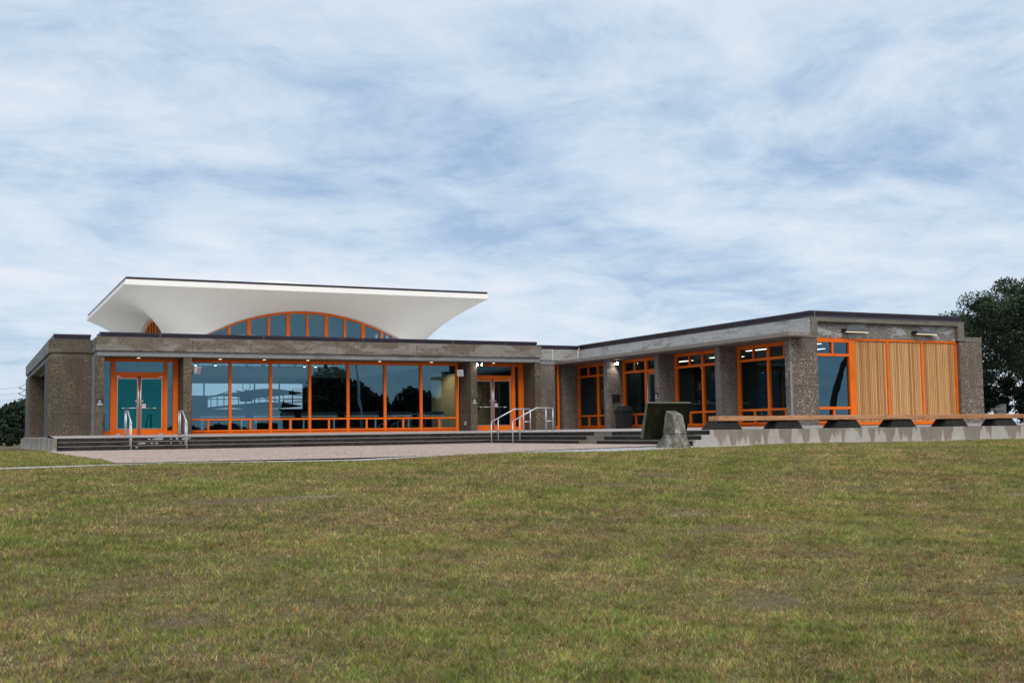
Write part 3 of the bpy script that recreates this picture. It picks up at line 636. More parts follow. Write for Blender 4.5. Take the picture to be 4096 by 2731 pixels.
# arch windows on four sides: arched head, mullions, one pane per light
ZS = 3.30
def arch_window(k, dark=False):
    ar = MB(); c_, s_2 = [(1, 0), (0, 1), (-1, 0), (0, -1)][k]
    def T(u, w, z):   # u along, w inwards from arch plane
        x, y = u, -(RA - 0.16) + w
        return (RC.x + x * c_ - y * s_2, RC.y + x * s_2 + y * c_, z)
    def az(u): return crown(u, RA - 0.1) - 0.02
    half = math.sqrt((crown(0, RA) - ZS) / KP) - 0.03
    us2 = np.linspace(-half, half, 45)
    for a, b in zip(us2, us2[1:]):
        ar.hexa([T(a, 0, max(ZS, az(a) - .15)), T(b, 0, max(ZS, az(b) - .15)), T(b, .12, max(ZS, az(b) - .15)), T(a, .12, max(ZS, az(a) - .15))], [T(a, 0, az(a)), T(b, 0, az(b)), T(b, .12, az(b)), T(a, .12, az(a))])
    mu = [9.5 - .8 - .8, 9.5 - .8] + [9.5 + .8 * i for i in range(9)] + [9.5 + 7.2, 9.5 + 8.0]; mu = [x - RC.x for x in mu]
    mu = [x for x in mu if abs(x) < half - .3]
    for i, x in enumerate(mu):
        wd = 0.075 if i % 2 else 0.05
        ar.hexa([T(x - wd, .005, ZS), T(x + wd, .005, ZS), T(x + wd, .11, ZS), T(x - wd, .11, ZS)], [T(x - wd, .005, az(x - wd) - .1), T(x + wd, .005, az(x + wd) - .1), T(x + wd, .11, az(x + wd) - .1), T(x - wd, .11, az(x - wd) - .1)])
    o = ar.build('arch_window', 'orange', B)
    ed = [-half] + mu + [half]
    for a, b in zip(ed, ed[1:]):
        pts = [T(a, .06, ZS), T(b, .06, ZS)] + [T(x, .06, max(ZS, az(x) - .05)) for x in np.linspace(b, a, 5)]
        MB().poly(pts).build('pane', 'glass_arch', o)
    if k == 3:
        for x in np.arange(-half + .3, half - .2, .3):
            MB().hexa([T(x - .06, .2, ZS), T(x + .06, .2, ZS), T(x + .06, .25, ZS), T(x - .06, .25, ZS)], [T(x - .06, .2, az(x) - .1), T(x + .06, .2, az(x) - .1), T(x + .06, .25, az(x) - .1), T(x - .06, .25, az(x) - .1)]).build('slat', 'wood_soffit', o)
for k in range(4): arch_window(k)

# ---- windows.  A "face" maps (u, depth, z) to the world: 'S' looks south (u = x), 'W' looks west (u = y)
class Face:
    def __init__(s, kind, plane): s.k, s.p = kind, plane
    def box(s, mb, u0, u1, d0, d1, z0, z1, mi=0):     # depth d: outwards positive
        if s.k == 'S': mb.box(u0, u1, s.p - d1, s.p - d0, z0, z1, mi)
        else: mb.box(s.p - d1, s.p - d0, u0, u1, z0, z1, mi)
    def pane(s, u0, u1, z0, z1, d, m, parent, name='pane'):
        q = [(u0, z0), (u1, z0), (u1, z1), (u0, z1)]
        pts = [((u, s.p - d, z) if s.k == 'S' else (s.p - d, u, z)) for u, z in q]
        return MB().poly(pts).build(name, m, parent)
    def P(s, u, d, z): return (u, s.p - d, z) if s.k == 'S' else (s.p - d, u, z)
def light(F, u0, u1, zs, parent_bars, panes, end=False, gm='glass', wl=.055, wr=.055):
    """one bay: zs = list of (z0,z1,n) glazed bands; bars between them"""
    m = MB()
    F.box(m, u0, u0 + wl, -.03, .085, 0.035, 2.765); F.box(m, u1 - wr, u1, -.03, .085, 0.035, 2.765)
    zz = [0.125] + [z for a in zs for z in (a[0], a[1])] + [2.765]
    for a, b in zip(zz[0::2], zz[1::2]): F.box(m, u0 + wl, u1 - wr, -.025, .078, a, b)
    F.box(m, u0 + wl, u1 - wr, -.02, .05, 0.035, 0.1245)                     # kick plate, set back
    F.box(m, u0 + wl, u1 - wr, .05, .1, 0.128, 0.158)                          # sill nose
    for z0, z1, nn in zs:
        for i in range(1, nn):
            c = u0 + wl + (u1 - wr - u0 - wl) * i / nn; F.box(m, c - .033, c + .033, -.02, .07, z0, z1)
    o = m.build('window', 'orange', B, 0.004)
    for z0, z1, nn in zs:
        w = (u1 - wr - u0 - wl) / nn
        for i in range(nn): F.pane(u0 + wl + w * i + (.03 if i else -.005), u0 + wl + w * (i + 1) - (.03 if i < nn - 1 else -.005), z0 - .005, z1 + .005, .01, gm, o)
    return o
FA = Face('S', 43.52)
mul = [7.31, 8.88, 10.395, 11.90, 13.415, 14.92, 16.43, 18.04]
for i in range(7):
    light(FA, mul[i] + (.0015 if i else 0), mul[i + 1] - .0015, [(0.185, 0.541, 2), (0.604, 2.665, 1)], None, None, wl=.05, wr=.05 if i < 6 else .12)
FB = Face('W', XW)
bays = [(40.43, 43.95), (36.645, 40.14), (32.80, 36.37), (29.15, 32.52)]
BZ = [(0.19, 0.565, 2), (0.635, 2.225, 1), (2.31, 2.655, 2)]
for i, (a, b) in enumerate(bays):
    c = (a + b) / 2
    if i == 1: continue
    light(FB, a + .002, c - .001, BZ, None, None, gm='glass_wing', wl=.12); light(FB, c + .001, b - .002, BZ, None, None, gm='glass_wing', wr=.12)
FC = Face('S', 29.10)
light(FC, 24.225, 25.83, [(0.19, 0.56, 2), (0.645, 2.245, 1), (2.33, 2.69, 2)], None, None, wl=.05, wr=.24)
m = MB(); FC.box(m, 24.226, 25.83, -.02, .06, 2.767, 2.83); m.build('head_rail', 'orange', B, .004)
# slatted cedar panels, each slat a piece
for a, b in ((25.835, 27.17), (27.25, 28.655), (28.735, 30.165)):
    fr = MB(); FC.box(fr, b, b + .078, -.02, .07, .06, 2.83); FC.box(fr, a, b, -.02, .065, 2.76, 2.83); FC.box(fr, a, b, -.02, .065, .06, .145); FC.box(fr, a, b, -.10, -.06, .145, 2.76)
    fr.m[-6:] = [1] * 6; o = fr.build('slat_panel', ['orange', 'black'], B, 0.004)
    nS = 19; w = (b - a) / nS
    for i in range(nS):
        q = MB(); j = random.uniform(-.003, .004); FC.box(q, a + w * i + .0075, a + w * (i + 1) - .0075, -.028, .03 + j, .147, 2.758); q.build('slat', 'slat', o, 0.004)
# ---- doors
def leaf(F, u0, u1, hinge_left, parent, gm='glass_door', z0=.035, z1=2.135):
    m = MB(); s1 = .062
    F.box(m, u0, u0 + s1, -.02, .05, z0, z1); F.box(m, u1 - s1, u1, -.02, .05, z0, z1); F.box(m, u0 + s1, u1 - s1, -.018, .047, z1 - .07, z1); F.box(m, u0 + s1, u1 - s1, -.018, .047, z0, z0 + .225)
    d = m.build('door', 'orange', B, 0.004)
    a, b, c, e_ = u0 + s1, u1 - s1, z0 + .225, z1 - .07
    bd = MB()
    F.box(bd, a, a + .014, .0, .06, c, e_); F.box(bd, b - .014, b, .0, .06, c, e_); F.box(bd, a + .014, b - .014, .0, .058, c, c + .014); F.box(bd, a + .014, b - .014, .0, .058, e_ - .014, e_); bd.build('glazing_bead', 'steel', d)
    F.pane(a, b, c, e_, .02, gm, d)
    us_ = (u1 - .03) if hinge_left else (u0 + .03)
    MB().tube([F.P(us_, .075, z0 + .04), F.P(us_, .075, z1 - .01)], .018, 8).build('pull', 'steel', d, smooth=True)
    i0, i1 = (u1 - .05, u1 - .62) if hinge_left else (u0 + .05, u0 + .62)
    sg = -1 if hinge_left else 1
    MB().tube([F.P(i0, .055, 1.06), F.P(i0 + sg * .03, .095, 1.02), F.P(i0 + sg * .07, .1, 1.0), F.P(i1, .1, .995)], .013, 8).tube([F.P(i1 + sg * -.16, .1, .996), F.P(i1, .1, .995)], .02, 8).build('push_bar', 'steel', d, smooth=True)
    kx = i0 + sg * .06; MB().tube([F.P(kx, .03, 1.25), F.P(kx, .08, 1.25)], .028, 10).tube([F.P(kx - sg * .1, .06, 1.25), F.P(kx, .06, 1.25)], .008, 6).build('lock', 'steel', d)
    hx = (u0 + .02) if hinge_left else (u1 - .16); q = MB(); F.box(q, hx, hx + .14, .05, .075, z1 - .02, z1 + .006); q.build('hinge', 'steel', d); q = MB(); F.box(q, hx, hx + .15, .05, .085, z0 + .01, z0 + .06); q.build('hinge', 'steel', d)
    return d
def decal(F, u, z, d, parent):
    q = MB(); F.box(q, u - .06, u + .06, d, d + .004, z - .07, z + .07); o = q.build('decal', 'sign_white', parent)
    r = MB(); n_ = 20
    for k in range(n_):
        t0, t1 = 2 * math.pi * k / n_, 2 * math.pi * (k + 1) / n_
        r.poly([F.P(u + math.cos(t) * rr, d + .006, z + .005 + math.sin(t) * rr) for t, rr in ((t0, .033), (t1, .033), (t1, .044), (t0, .044))])
    r.poly([F.P(u + x, d + .0065, z + .005 + y) for x, y in ((-.03, .02), (-.022, .028), (.03, -.02), (.022, -.028))])
    r.build('no_smoking_ring', 'red', o)
    q = MB(); F.box(q, u - .022, u + .022, d + .004, d + .005, z - .002, z + .008); q.build('cigarette', 'sign', o)
def door_unit(F, U, gm='glass_door', tr=True):
    s0, f0, l0, mm, l1, f1, s1, e1 = U   # sidelight start, frame start, leaf start, meeting, leaf end, frame end, sidelight end, end
    m = MB()
    F.box(m, f0, l0, -.03, .085, .035, 2.765); F.box(m, l1, f1, -.03, .085, .035, 2.765); F.box(m, s1, e1, -.03, .1, .035, 2.765)
    F.box(m, s0, s0 + .02, -.03, .08, .035, 2.765)
    F.box(m, l0, l1, -.025, .08, 2.14, 2.29); F.box(m, l0, l1, -.026, .079, 2.665, 2.765)
    for a, b in ((s0 + .02, f0), (f1, s1)): F.box(m, a, b, -.025, .078, 2.665, 2.765); F.box(m, a, b, -.025, .078, .035, .16); F.box(m, a, b, .0, .1, .16, .19)
    F.box(m, l0, l1, -.03, .04, .0, .032)
    o = m.build('door_frame', 'orange', B, 0.004)
    F.pane(l0 - .005, l1 + .005, 2.285, 2.67, .01, 'glass', o); F.pane(s0 + .02, f0, .19, 2.67, .01, 'glass', o); F.pane(f1, s1, .19, 2.67, .01, 'glass', o)
    a = leaf(F, l0 + .004, mm - .004, True, o, gm); b = leaf(F, mm + .004, l1 - .004, False, o, gm)
    decal(F, mm + .17, 1.08, .025, b); return o
door_unit(FA, (4.345, 4.66, 4.83, 5.65, 6.50, 6.63, 6.82, 7.00))
door_unit(FA, (18.40, 18.58, 18.74, 19.56, 20.42, 20.57, 20.73, 20.95), 'glass')
# single door in the second bay of the wing
a, b = bays[1]; c = (a + b) / 2
light(FB, c + .03, b - .002, BZ, None, None, gm='glass_wing', wl=.07, wr=.12)
m = MB(); FB.box(m, a, a + .36, -.03, .085, .035, 2.765); FB.box(m, c - .075, c + .028, -.03, .085, .035, 2.765); FB.box(m, a + .36, c - .075, -.025, .078, 2.20, 2.31); FB.box(m, a + .36, c - .075, -.025, .078, 2.655, 2.765); o = m.build('door_frame', 'orange', B, .004)
FB.pane(a + .36, c - .075, 2.305, 2.66, .01, 'glass_wing', o)
leaf(FB, a + .364, c - .079, True, o, 'glass_wing', z1=2.195)
# downlights in the soffit
for x in (5.55, 8.42, 10.05, 11.7, 14.55, 16.7, 19.4):
    q = MB().tube([(x, 43.0, 2.7685), (x, 43.0, 2.775)], .075, 14).build('downlight', 'white', B); MB().disc((x, 43.0, 2.7675), (0, 0, -1), .06, 14).build('lens', 'lamp_down', q)
# ================================================================== fixtures on and around the building
def handrail(path, label, posts, ground):
    o = empty('handrail', path[0], label, 'handrail', 'galvanised stair handrails')
    r = .024
    MB().tube(path, r, 10).build('rail', 'galv', o, smooth=True)
    for (x, y, z0, z1) in posts: MB().tube([(x, y, z0), (x, y, z1)], r * .92, 10).build('post', 'galv', o, smooth=True)
    for (p, q) in ground: MB().tube([p, q], r * .8, 8).build('crossbar', 'galv', o, smooth=True)
RZ = .80
for y, lab in ((38.15, 'galvanised handrail on the right flight, nearer the hall doors'), (36.35, 'galvanised handrail on the right flight, nearer the trash bin')):
    z0 = -.42; zl = .345
    handrail([(17.1, y, zl), (18.02, y, RZ), (18.66, y, RZ)], lab,
             [(17.1, y, z0, zl), (17.37, y, -.30, zl + .12), (18.39, y, 0, RZ), (18.66, y, 0, RZ)], [((17.1, y, .0), (17.37, y, .0)), ((18.39, y, .34), (18.66, y, .34))])
for x, lab in ((4.80, 'galvanised handrail left of the main doors'), (6.53, 'galvanised handrail right of the main doors')):
    zl = .40
    handrail([(x, 38.72, zl), (x, 39.62, .82), (x, 40.3, .82)], lab, [(x, 38.72, -.44, zl), (x, 39.02, -.44, zl + .13), (x, 40.0, 0, .82), (x, 40.3, 0, .82)], [((x, 38.72, -.02), (x, 39.02, -.02)), ((x, 40.0, .36), (x, 40.3, .36))])

# timber bench: three planks deep, butt-jointed lengths, on dark blocks
bn = empty('timber_bench', (18.2, 26.0, 0.0), 'very long low timber bench on dark concrete blocks along the wall', 'bench')
js = [18.19, 20.585, 24.785, 29.1, 33.3, 38.0]
for a, b in zip(js, js[1:]):
    for k in range(3):
        y0 = 25.75 + k * .168; dj = random.uniform(-.004, .004)
        box('plank', 'bench', bn, a + .003, b - .003, y0 + .002, y0 + .164, .207 + dj, .332 + dj, bevel=.008)
for x0 in (17.97, 20.02, 22.1, 24.15, 26.2, 28.24, 30.3, 32.4):
    x1 = x0 + .98; yb0, yb1 = 25.72, 26.32
    MB().hexa([(x0, yb0, -.04), (x1, yb0, -.04), (x1, yb1, -.04), (x0, yb1, -.04)], [(x0 + .16, yb0 + .10, .2), (x1 - .12, yb0 + .10, .2), (x1 - .12, yb1 - .08, .2), (x0 + .16, yb1 - .08, .2)]).build('support', 'support', bn, .02)

# wayside display: tilted slab seen from behind on a flared concrete pedestal
ds = empty('display_stand', (15.1, 23.1, -.48), 'tilted mossy green display slab on a flared concrete pedestal, seen from behind', 'display stand')
YD = 23.1
ped = MB()
def frus(mb, b, t): mb.hexa([(b[1], b[3], b[0]), (b[2], b[3], b[0]), (b[2], b[4], b[0]), (b[1], b[4], b[0])], [(t[1], t[3], t[0]), (t[2], t[3], t[0]), (t[2], t[4], t[0]), (t[1], t[4], t[0])])
frus(ped, (-.60, 14.79, 15.37, 22.74, 23.68), (-.50, 14.81, 15.33, 22.78, 23.63)); frus(ped, (-.50, 14.81, 15.33, 22.78, 23.63), (-.30, 14.88, 15.275, 22.845, 23.55)); frus(ped, (-.30, 14.88, 15.275, 22.845, 23.55), (-.10, 14.945, 15.235, 22.91, 23.48))
ped.hexa([(14.925, 22.89, -.10), (15.245, 22.89, -.10), (15.245, 23.46, -.10), (14.925, 23.46, -.10)], [(14.92, 22.93, .322), (15.18, 22.93, .322), (15.18, 23.30, .46), (14.92, 23.30, .46)])
bmv = ped.build('pedestal', 'pedestal', ds, 0)
sb = MB()
def sl(x, y, z): return (x, y, z)
T0, T1 = 23.30, 23.565
def slabf(dz, th, x0, x1, xb0, xb1):
    return [(xb0, T1 - th * .95, -.225 - th * .1), (xb1, T1 - th * .95, -.225 - th * .1), (xb1, T1, -.20), (xb0, T1, -.20)], [(x0, T0 - th * .95, .605), (x1, T0 - th * .95, .605), (x1, T0, .635), (x0, T0, .635)]
b_, t_ = slabf(0, .115, 14.40, 15.62, 14.42, 15.60); sb.hexa(b_, t_); sl_ = sb.build('slab', 'moss', ds, .02)
MB().hexa([(14.402, T0 - .112, .607), (15.618, T0 - .112, .607), (15.618, T0 - .004, .634), (14.402, T0 - .004, .634)], [(14.41, T0 - .106, .616), (15.61, T0 - .106, .616), (15.61, T0 - .01, .643), (14.41, T0 - .01, .643)]).build('edge', 'moss_edge', sl_)
MB().hexa([(14.393, T1 - .10, -.21), (14.418, T1 - .10, -.21), (14.418, T1 - .01, -.19), (14.393, T1 - .01, -.19)], [(14.392, T0 - .10, .60), (14.402, T0 - .10, .60), (14.402, T0 - .01, .62), (14.392, T0 - .01, .62)]).build('edge', 'moss_edge', sl_)
def onslab(x, z, o): t = (z + .21) / .82; y = T1 + (T0 - T1) * t - .115 - o; return (x, y, z)
MB().hexa([onslab(14.86, .478, -.01), onslab(15.25, .478, -.01), onslab(15.25, .478, .004), onslab(14.86, .478, .004)], [onslab(14.86, .50, -.01), onslab(15.25, .50, -.01), onslab(15.25, .50, .004), onslab(14.86, .50, .004)]).build('slot', 'black', sl_)

# trash bin
tr = empty('trash_bin', (23.2, 39.3, .03), 'dark square plastic trash bin with a hooded swing top under the plaque', 'trash bin')
cx, cy = 23.2, 39.15
def sqr(h, z, ox=0): return [(cx - h, cy - h, z), (cx + h, cy - h, z), (cx + h, cy + h, z), (cx - h, cy + h, z)]
MB().hexa(sqr(.235, .03), sqr(.265, .66)).build('body', 'plastic', tr, .02)
MB().hexa(sqr(.255, .655), sqr(.285, .715)).build('rim', 'plastic', tr, .01)
hd = MB().hexa(sqr(.27, .715), sqr(.20, .93)).build('hood', 'plastic', tr, .025)
MB().hexa([(cx - .252, cy - .15, .75), (cx - .252, cy + .15, .75), (cx - .240, cy + .15, .75), (cx - .240, cy - .15, .75)], [(cx - .218, cy - .13, .90), (cx - .218, cy + .13, .90), (cx - .205, cy + .13, .90), (cx - .205, cy - .13, .90)]).build('flap', 'plastic', hd, .004)
MB().box(cx - .18, cx - .12, cy - .19, cy - .15, .928, .938).build('litter', 'sign_white', tr)

# plaque on the fin
pq = empty('plaque', (23.42, 40.13, 1.24), 'dark bronze plaque with a gold rim on the fin above the trash bin', 'plaque')
box('plate', 'sign', pq, 23.25, 23.60, 40.105, 40.138, 1.09, 1.405)
q = MB()
for c in ((23.25, 23.60, 1.085, 1.10), (23.25, 23.60, 1.395, 1.41)): q.box(c[0], c[1], 40.10, 40.104, c[2], c[3])
for c in ((23.243, 23.256), (23.588, 23.602)): q.box(c[0], c[1], 40.098, 40.1035, 1.085, 1.41)
q.build('rim', 'bronze', pq)
for k in range(5): box('text_line', 'bronze', pq, 23.28 + .02 * (k % 2), 23.57 - .02 * (k % 3), 40.1025, 40.1045, 1.35 - .05 * k, 1.356 - .05 * k)
box('conduit', 'bronze', pq, 23.30, 23.335, 40.11, 40.137, .62, 1.083)

# accessible-entrance signs
def tri_strip(mb, F, pts, w, d):
    for (a, b), (c, e_) in zip(pts, pts[1:]):
        dx, dz = c - a, e_ - b; l = math.hypot(dx, dz) or 1; nx, nz = -dz / l * w / 2, dx / l * w / 2
        mb.poly([F.P(a + nx, d, b + nz), F.P(c + nx, d, e_ + nz), F.P(c - nx, d, e_ - nz), F.P(a - nx, d, b - nz)])
def text(name, body, size, m, parent, loc, rot, align='CENTER'):
    cu = bpy.data.curves.new(name, 'FONT'); cu.body = body; cu.size = size; cu.align_x = align; cu.align_y = 'CENTER'; cu.extrude = 0.0005
    tmp = bpy.data.objects.new('tmp_text', cu); C.objects.link(tmp); bpy.context.view_layer.update()
    me = bpy.data.meshes.new_from_object(tmp.evaluated_get(bpy.context.evaluated_depsgraph_get())); bpy.data.objects.remove(tmp)
    me.materials.clear(); me.materials.append(MT[m]); o = bpy.data.objects.new(name, me); C.objects.link(o)
    o.parent = parent; o.location = Vector(loc) - org(parent); o.rotation_euler = rot; return o
def access_sign(F, u, z, lab):
    o = empty('access_sign', F.P(u, 0, z), lab, 'sign', 'accessible entrance signs')
    q = MB(); F.box(q, u - .1, u + .1, .004, .012, z - .11, z + .11); pl = q.build('plate', 'sign', o)
    s = MB(); sg = 1 if F.k == 'S' else -1; k_ = .085
    def pt(x, y): return (u + sg * x * k_, z + .02 + y * k_)
    s.poly([F.P(*[(lambda t: t)(v) for v in (pt(-.12 + .1 * math.cos(t), .62 + .1 * math.sin(t))[0],)], .0135, pt(-.12 + .1 * math.cos(t), .62 + .1 * math.sin(t))[1]) for t in [2 * math.pi * i / 12 for i in range(12)]])
    tri_strip(s, F, [pt(-.1, .5), pt(-.05, .0), pt(.28, .0), pt(.45, -.5), pt(.62, -.42)], .018, .0135)
    tri_strip(s, F, [pt(-.08, .28), pt(.25, .25)], .014, .0137)
    tri_strip(s, F, [pt(-.15 + .0 + .45 * math.cos(t), -.25 + .45 * math.sin(t)) for t in np.linspace(2.2, 6.1, 16)], .016, .0139)
    s.build('wheelchair_symbol', 'sign_white', pl)
    q = MB(); F.box(q, u - .088, u + .088, .012, .0132, z - .1, z - .066); q.build('text_band', 'sign_white', pl)
    text('lettering', 'ENTRANCE', .028, 'sign', pl, F.P(u, .0142, z - .083), (R_(90), 0, 0) if F.k == 'S' else (R_(90), 0, R_(-90)))
access_sign(Face('S', YP), 4.20, 1.19, 'black wheelchair entrance sign on the leftmost pillar')
access_sign(Face('S', YP), 18.27, 1.222, 'black wheelchair entrance sign on the pillar left of the right-hand doors')
access_sign(Face('W', XF), 36.53, 1.24, 'black wheelchair entrance sign on the fin above the green display slab')

# loudspeakers
def speaker(x, y, z, rz, lab, wall):
    o = empty('loudspeaker', (x, y, z), lab, 'loudspeaker', 'white outdoor loudspeakers')
    M3 = Matrix.Translation((x, y, z)) @ Matrix.Rotation(rz, 4, 'Z') @ Matrix.Rotation(R_(14), 4, 'X')
    def T(a): return [tuple(M3 @ Vector(p)) for p in a]
    fr = [(-.13, -.13, -.14), (.13, -.13, -.14), (.13, -.13, .13), (-.13, -.13, .13)]; bk = [(-.07, .12, -.07), (.07, .12, -.07), (.07, .12, .09), (-.07, .12, .09)]
    MB().hexa(T(fr), T(bk)).build('cabinet', 'speaker', o, .012)
    MB().poly(T([(-.112, -.1325, -.122), (.112, -.1325, -.122), (.112, -.1325, .112), (-.112, -.1325, .112)])).build('grille', 'galv', o)
    MB().disc(tuple(M3 @ Vector((0, -.135, -.05))), tuple((M3.to_3x3() @ Vector((0, -1, 0)))), .012, 8).build('badge', 'black', o)
    MB().tube([tuple(M3 @ Vector((0, .1, .01))), wall], .02, 8).build('bracket', 'black', o)
speaker(17.84, 42.72, 2.36, R_(-35), 'white loudspeaker under the soffit beside the right-hand doors', (18.12, 42.95, 2.42))
speaker(7.50, 42.68, 2.36, R_(38), 'white loudspeaker half hidden by the pillar right of the main doors', (7.31, 42.95, 2.42))

# twin floodlights (lit)
def flood(x, y, z, heads, lab, aim=None):
    o = empty('floodlight', (x, y, z), lab, 'floodlight', 'lit twin floodlights')
    MB().tube([(x, y, z + .10), (x, y, z + .055)], .05, 12).build('base', 'black', o)
    for dx, dy, dz in heads:
        d = Vector((dx, dy, dz)).normalized(); c = Vector((x, y, z)) + d * .09
        h = MB().tube([tuple(c - d * .06), tuple(c + d * .05)], [.035, .062], 12).build('head', 'black', o); MB().disc(tuple(c + d * .053), tuple(d), .052, 14).build('lens', 'lamp_cool', h)
        MB().tube([(x, y, z + .05), tuple(c)], .012, 6).build('arm', 'black', o)
    if aim:
        l = bpy.data.lights.new('flood_beam', 'SPOT'); l.energy = 14; l.spot_size = R_(85); l.spot_blend = .6; l.color = (1, .93, .8); l.shadow_soft_size = .04
        lo = bpy.data.objects.new('flood_beam', l); C.objects.link(lo); lo.parent = o; lo.location = aim[0]; lo.rotation_euler = Vector(aim[1]).to_track_quat('-Z', 'Y').to_euler()
flood(23.47, 39.98, 2.68, [(-.55, -.62, -.35), (-.75, .35, -.55)], 'lit twin floodlight under the ledge above the plaque', ((-.02, -.10, -.10), (-.35, .45, -.8)))
flood(18.50, 42.45, 2.69, [(-.75, -.6, -.25), (.65, -.7, -.2)], 'lit twin floodlight on the soffit left of the right-hand doors', ((-.10, -.1, -.06), (-.3, .55, -.75)))
# wall lights over the slatted panels
def wall_light(x0, x1, z, lab):
    o = empty('wall_light', ((x0 + x1) / 2, 29.02, z), lab, 'wall light', 'linear wall lights')
    box('housing', 'fixture', o, x0, x1, 28.78, 29.03, z - .03, z + .07, bevel=.006); box('end_cap', 'black', o, x0 - .012, x0, 28.775, 29.03, z - .035, z + .075)
    box('lens', 'lamp_strip', o, x0 + .02, x1 - .02, 28.80, 28.86, z - .038, z - .0305); box('backplate', 'lintel', o, (x0 + x1) / 2 - .2, (x0 + x1) / 2 + .12, 29.018, 29.029, z - .24, z - .04)
wall_light(25.31, 26.26, 3.05, 'grey linear wall light, the left one, above the cedar slats'); wall_light(28.27, 29.2, 3.05, 'grey linear wall light, the right one, above the cedar slats')
# outlet on the pillar flank
ob = empty('outlet_box', (18.1, 42.9, .35), 'small grey weatherproof outlet box low on the pillar flank', 'outlet box')
box('box', 'galv', ob, 18.05, 18.118, 42.82, 42.94, .26, .42, bevel=.01); box('cover', 'steel', ob, 18.035, 18.05, 42.83, 42.93, .30, .43, bevel=.005)
# roof vent pipe
vp = empty('vent_pipe', (27.6, 31, 3.43), 'short vent pipe on the flat wing roof', 'vent pipe'); MB().tube([(27.6, 31, 3.43), (27.6, 31, 3.86)], .05, 10).build('pipe', 'black', vp); MB().tube([(27.6, 31, 3.85), (27.6, 31, 3.90)], .075, 10).build('cap', 'black', vp)

# ================================================================== inside the hall and the wing
fl = empty('biplane', (11.4, 51, .04), 'full-size muslin biplane standing inside the hall behind the tall windows', 'aircraft')
def wing(z, name):
    w = MB(); ny, nx = 13, 9; x0, x1 = 10.1, 12.6
    for s in (0, 1):
        for j in range(ny):
            for i in range(nx):
                t = i / (nx - 1); y = 47.0 + j * .8
                w.v.append((x0 + (x1 - x0) * t, y, z + .17 * math.sin(math.pi * t ** .8) * (1 if s else .75) - .03 + (.012 if s else -.012) + .006 * (j - 6)))
    for s in (0, 1):
        for j in range(ny - 1):
            for i in range(nx - 1):
                a = s * ny * nx + j * nx + i; w.f.append((a, a + 1, a + nx + 1, a + nx)); w.m.append(0)
    return w.build(name, 'fabric', fl, smooth=True)
wing(1.74, 'upper_wing'); wing(1.20, 'lower_wing')
for j in range(7):
    for x in (10.3, 12.2): MB().tube([(x, 47.2 + j * 1.5, 1.22), (x, 47.2 + j * 1.5, 1.84)], .02, 6).build('strut', 'wood_soffit', fl)
for p, q in (((10.3, 47.2, .35), (9.3, 47.2, .3)), ((10.3, 50, 1.9), (8.2, 50, 1.2)), ((12.2, 50.5, 1.3), (14.6, 50.5, 1.55)), ((12.2, 50.5, 1.8), (14.6, 50.5, 1.62)), ((10.2, 48.8, 1.85), (12.4, 48.8, 1.3))): MB().tube([p, q], .022, 6).build('boom', 'wood_soffit', fl)
rr_ = MB(); n_ = 22
rr_.tube([(10.6 + .17 * math.cos(2 * math.pi * k / n_), 48.6, 2.0 + .17 * math.sin(2 * math.pi * k / n_)) for k in range(n_ + 1)], .014, 5); rr_.build('sprocket', 'black', fl)
box('engine', 'black', fl, 10.7, 11.15, 49.9, 50.3, 1.42, 1.68); MB().tube([(11.0, 47.0, .06), (11.0, 55.5, .06)], .03, 6).build('skid', 'wood_soffit', fl); 
for y in (48, 54): MB().tube([(11.0, y, .06), (11.0, y, 1.22)], .02, 6).build('skid_post', 'wood_soffit', fl)
for i, (a, b) in enumerate(((7.9, 9.6), (9.9, 11.5), (11.75, 13.2), (13.5, 14.9), (15.1, 16.3), (16.55, 17.7))):
    o = empty('display_case', ((a + b) / 2, 44.4, .03), 'white-edged display case behind the hall windows, %s from the left' % ('first', 'second', 'third', 'fourth', 'fifth', 'sixth')[i], 'display case', 'display cases along the hall windows')
    box('top', 'dark_wall', o, a, b, 44.2, 44.75, .70, .84); box('edge', 'white_case', o, a, b, 44.17, 44.199, .655, .70)
    for x in (a + .12, b - .12): box('leg', 'white_case', o, x - .03, x + .03, 44.22, 44.3, .03, .655)
ex = empty('exhibit_wall', (18.9, 45.8, .03), 'curved cream exhibit wall with a big dark ring, lit warm behind the right-hand glass', 'exhibit')
ew = MB(); n_ = 12
for k in range(n_ + 1):
    t = k / n_; x = 17.75 + 3.0 * t; y = 46.1 - .9 * math.sin(math.pi * (t * .5 + .3)) + .35; ew.v += [(x, y, .05), (x, y, 2.45)]
for k in range(n_): ew.f.append((2 * k, 2 * k + 2, 2 * k + 3, 2 * k + 1)); ew.m.append(0)
ew.build('board', 'cream', ex, smooth=True)
def ring3(c, r0, r1, y, t0, t1, n=28):
    q = MB()
    for k in range(n):
        a, b = t0 + (t1 - t0) * k / n, t0 + (t1 - t0) * (k + 1) / n
        q.poly([(c[0] + r * math.cos(t), y, c[1] + r * math.sin(t)) for t, r in ((a, r0), (b, r0), (b, r1), (a, r1))])
    return q
ring3((18.95, 1.6), .98, 1.03, 45.35, -1.3, 1.4).build('ring', 'sign', ex)
for i, ch in enumerate('3LOGI'):
    t = 1.05 - i * .3; text('letter', ch, .26, 'sign', ex, (18.95 + .84 * math.cos(t), 45.34, 1.6 + .84 * math.sin(t)), (R_(90), t - R_(90) + 2 * (R_(90) - t) if False else 0, 0))
for k in range(5): box('text_line', 'sign', ex, 20.08, 20.08 + .28 - .03 * (k % 3), 45.345, 45.35, 1.62 - .09 * k, 1.65 - .09 * k)
xl = empty('track_spotlight', (18.6, 44.5, 2.72), 'small lit track spotlight inside the hall near the right-hand doors', 'spotlight')
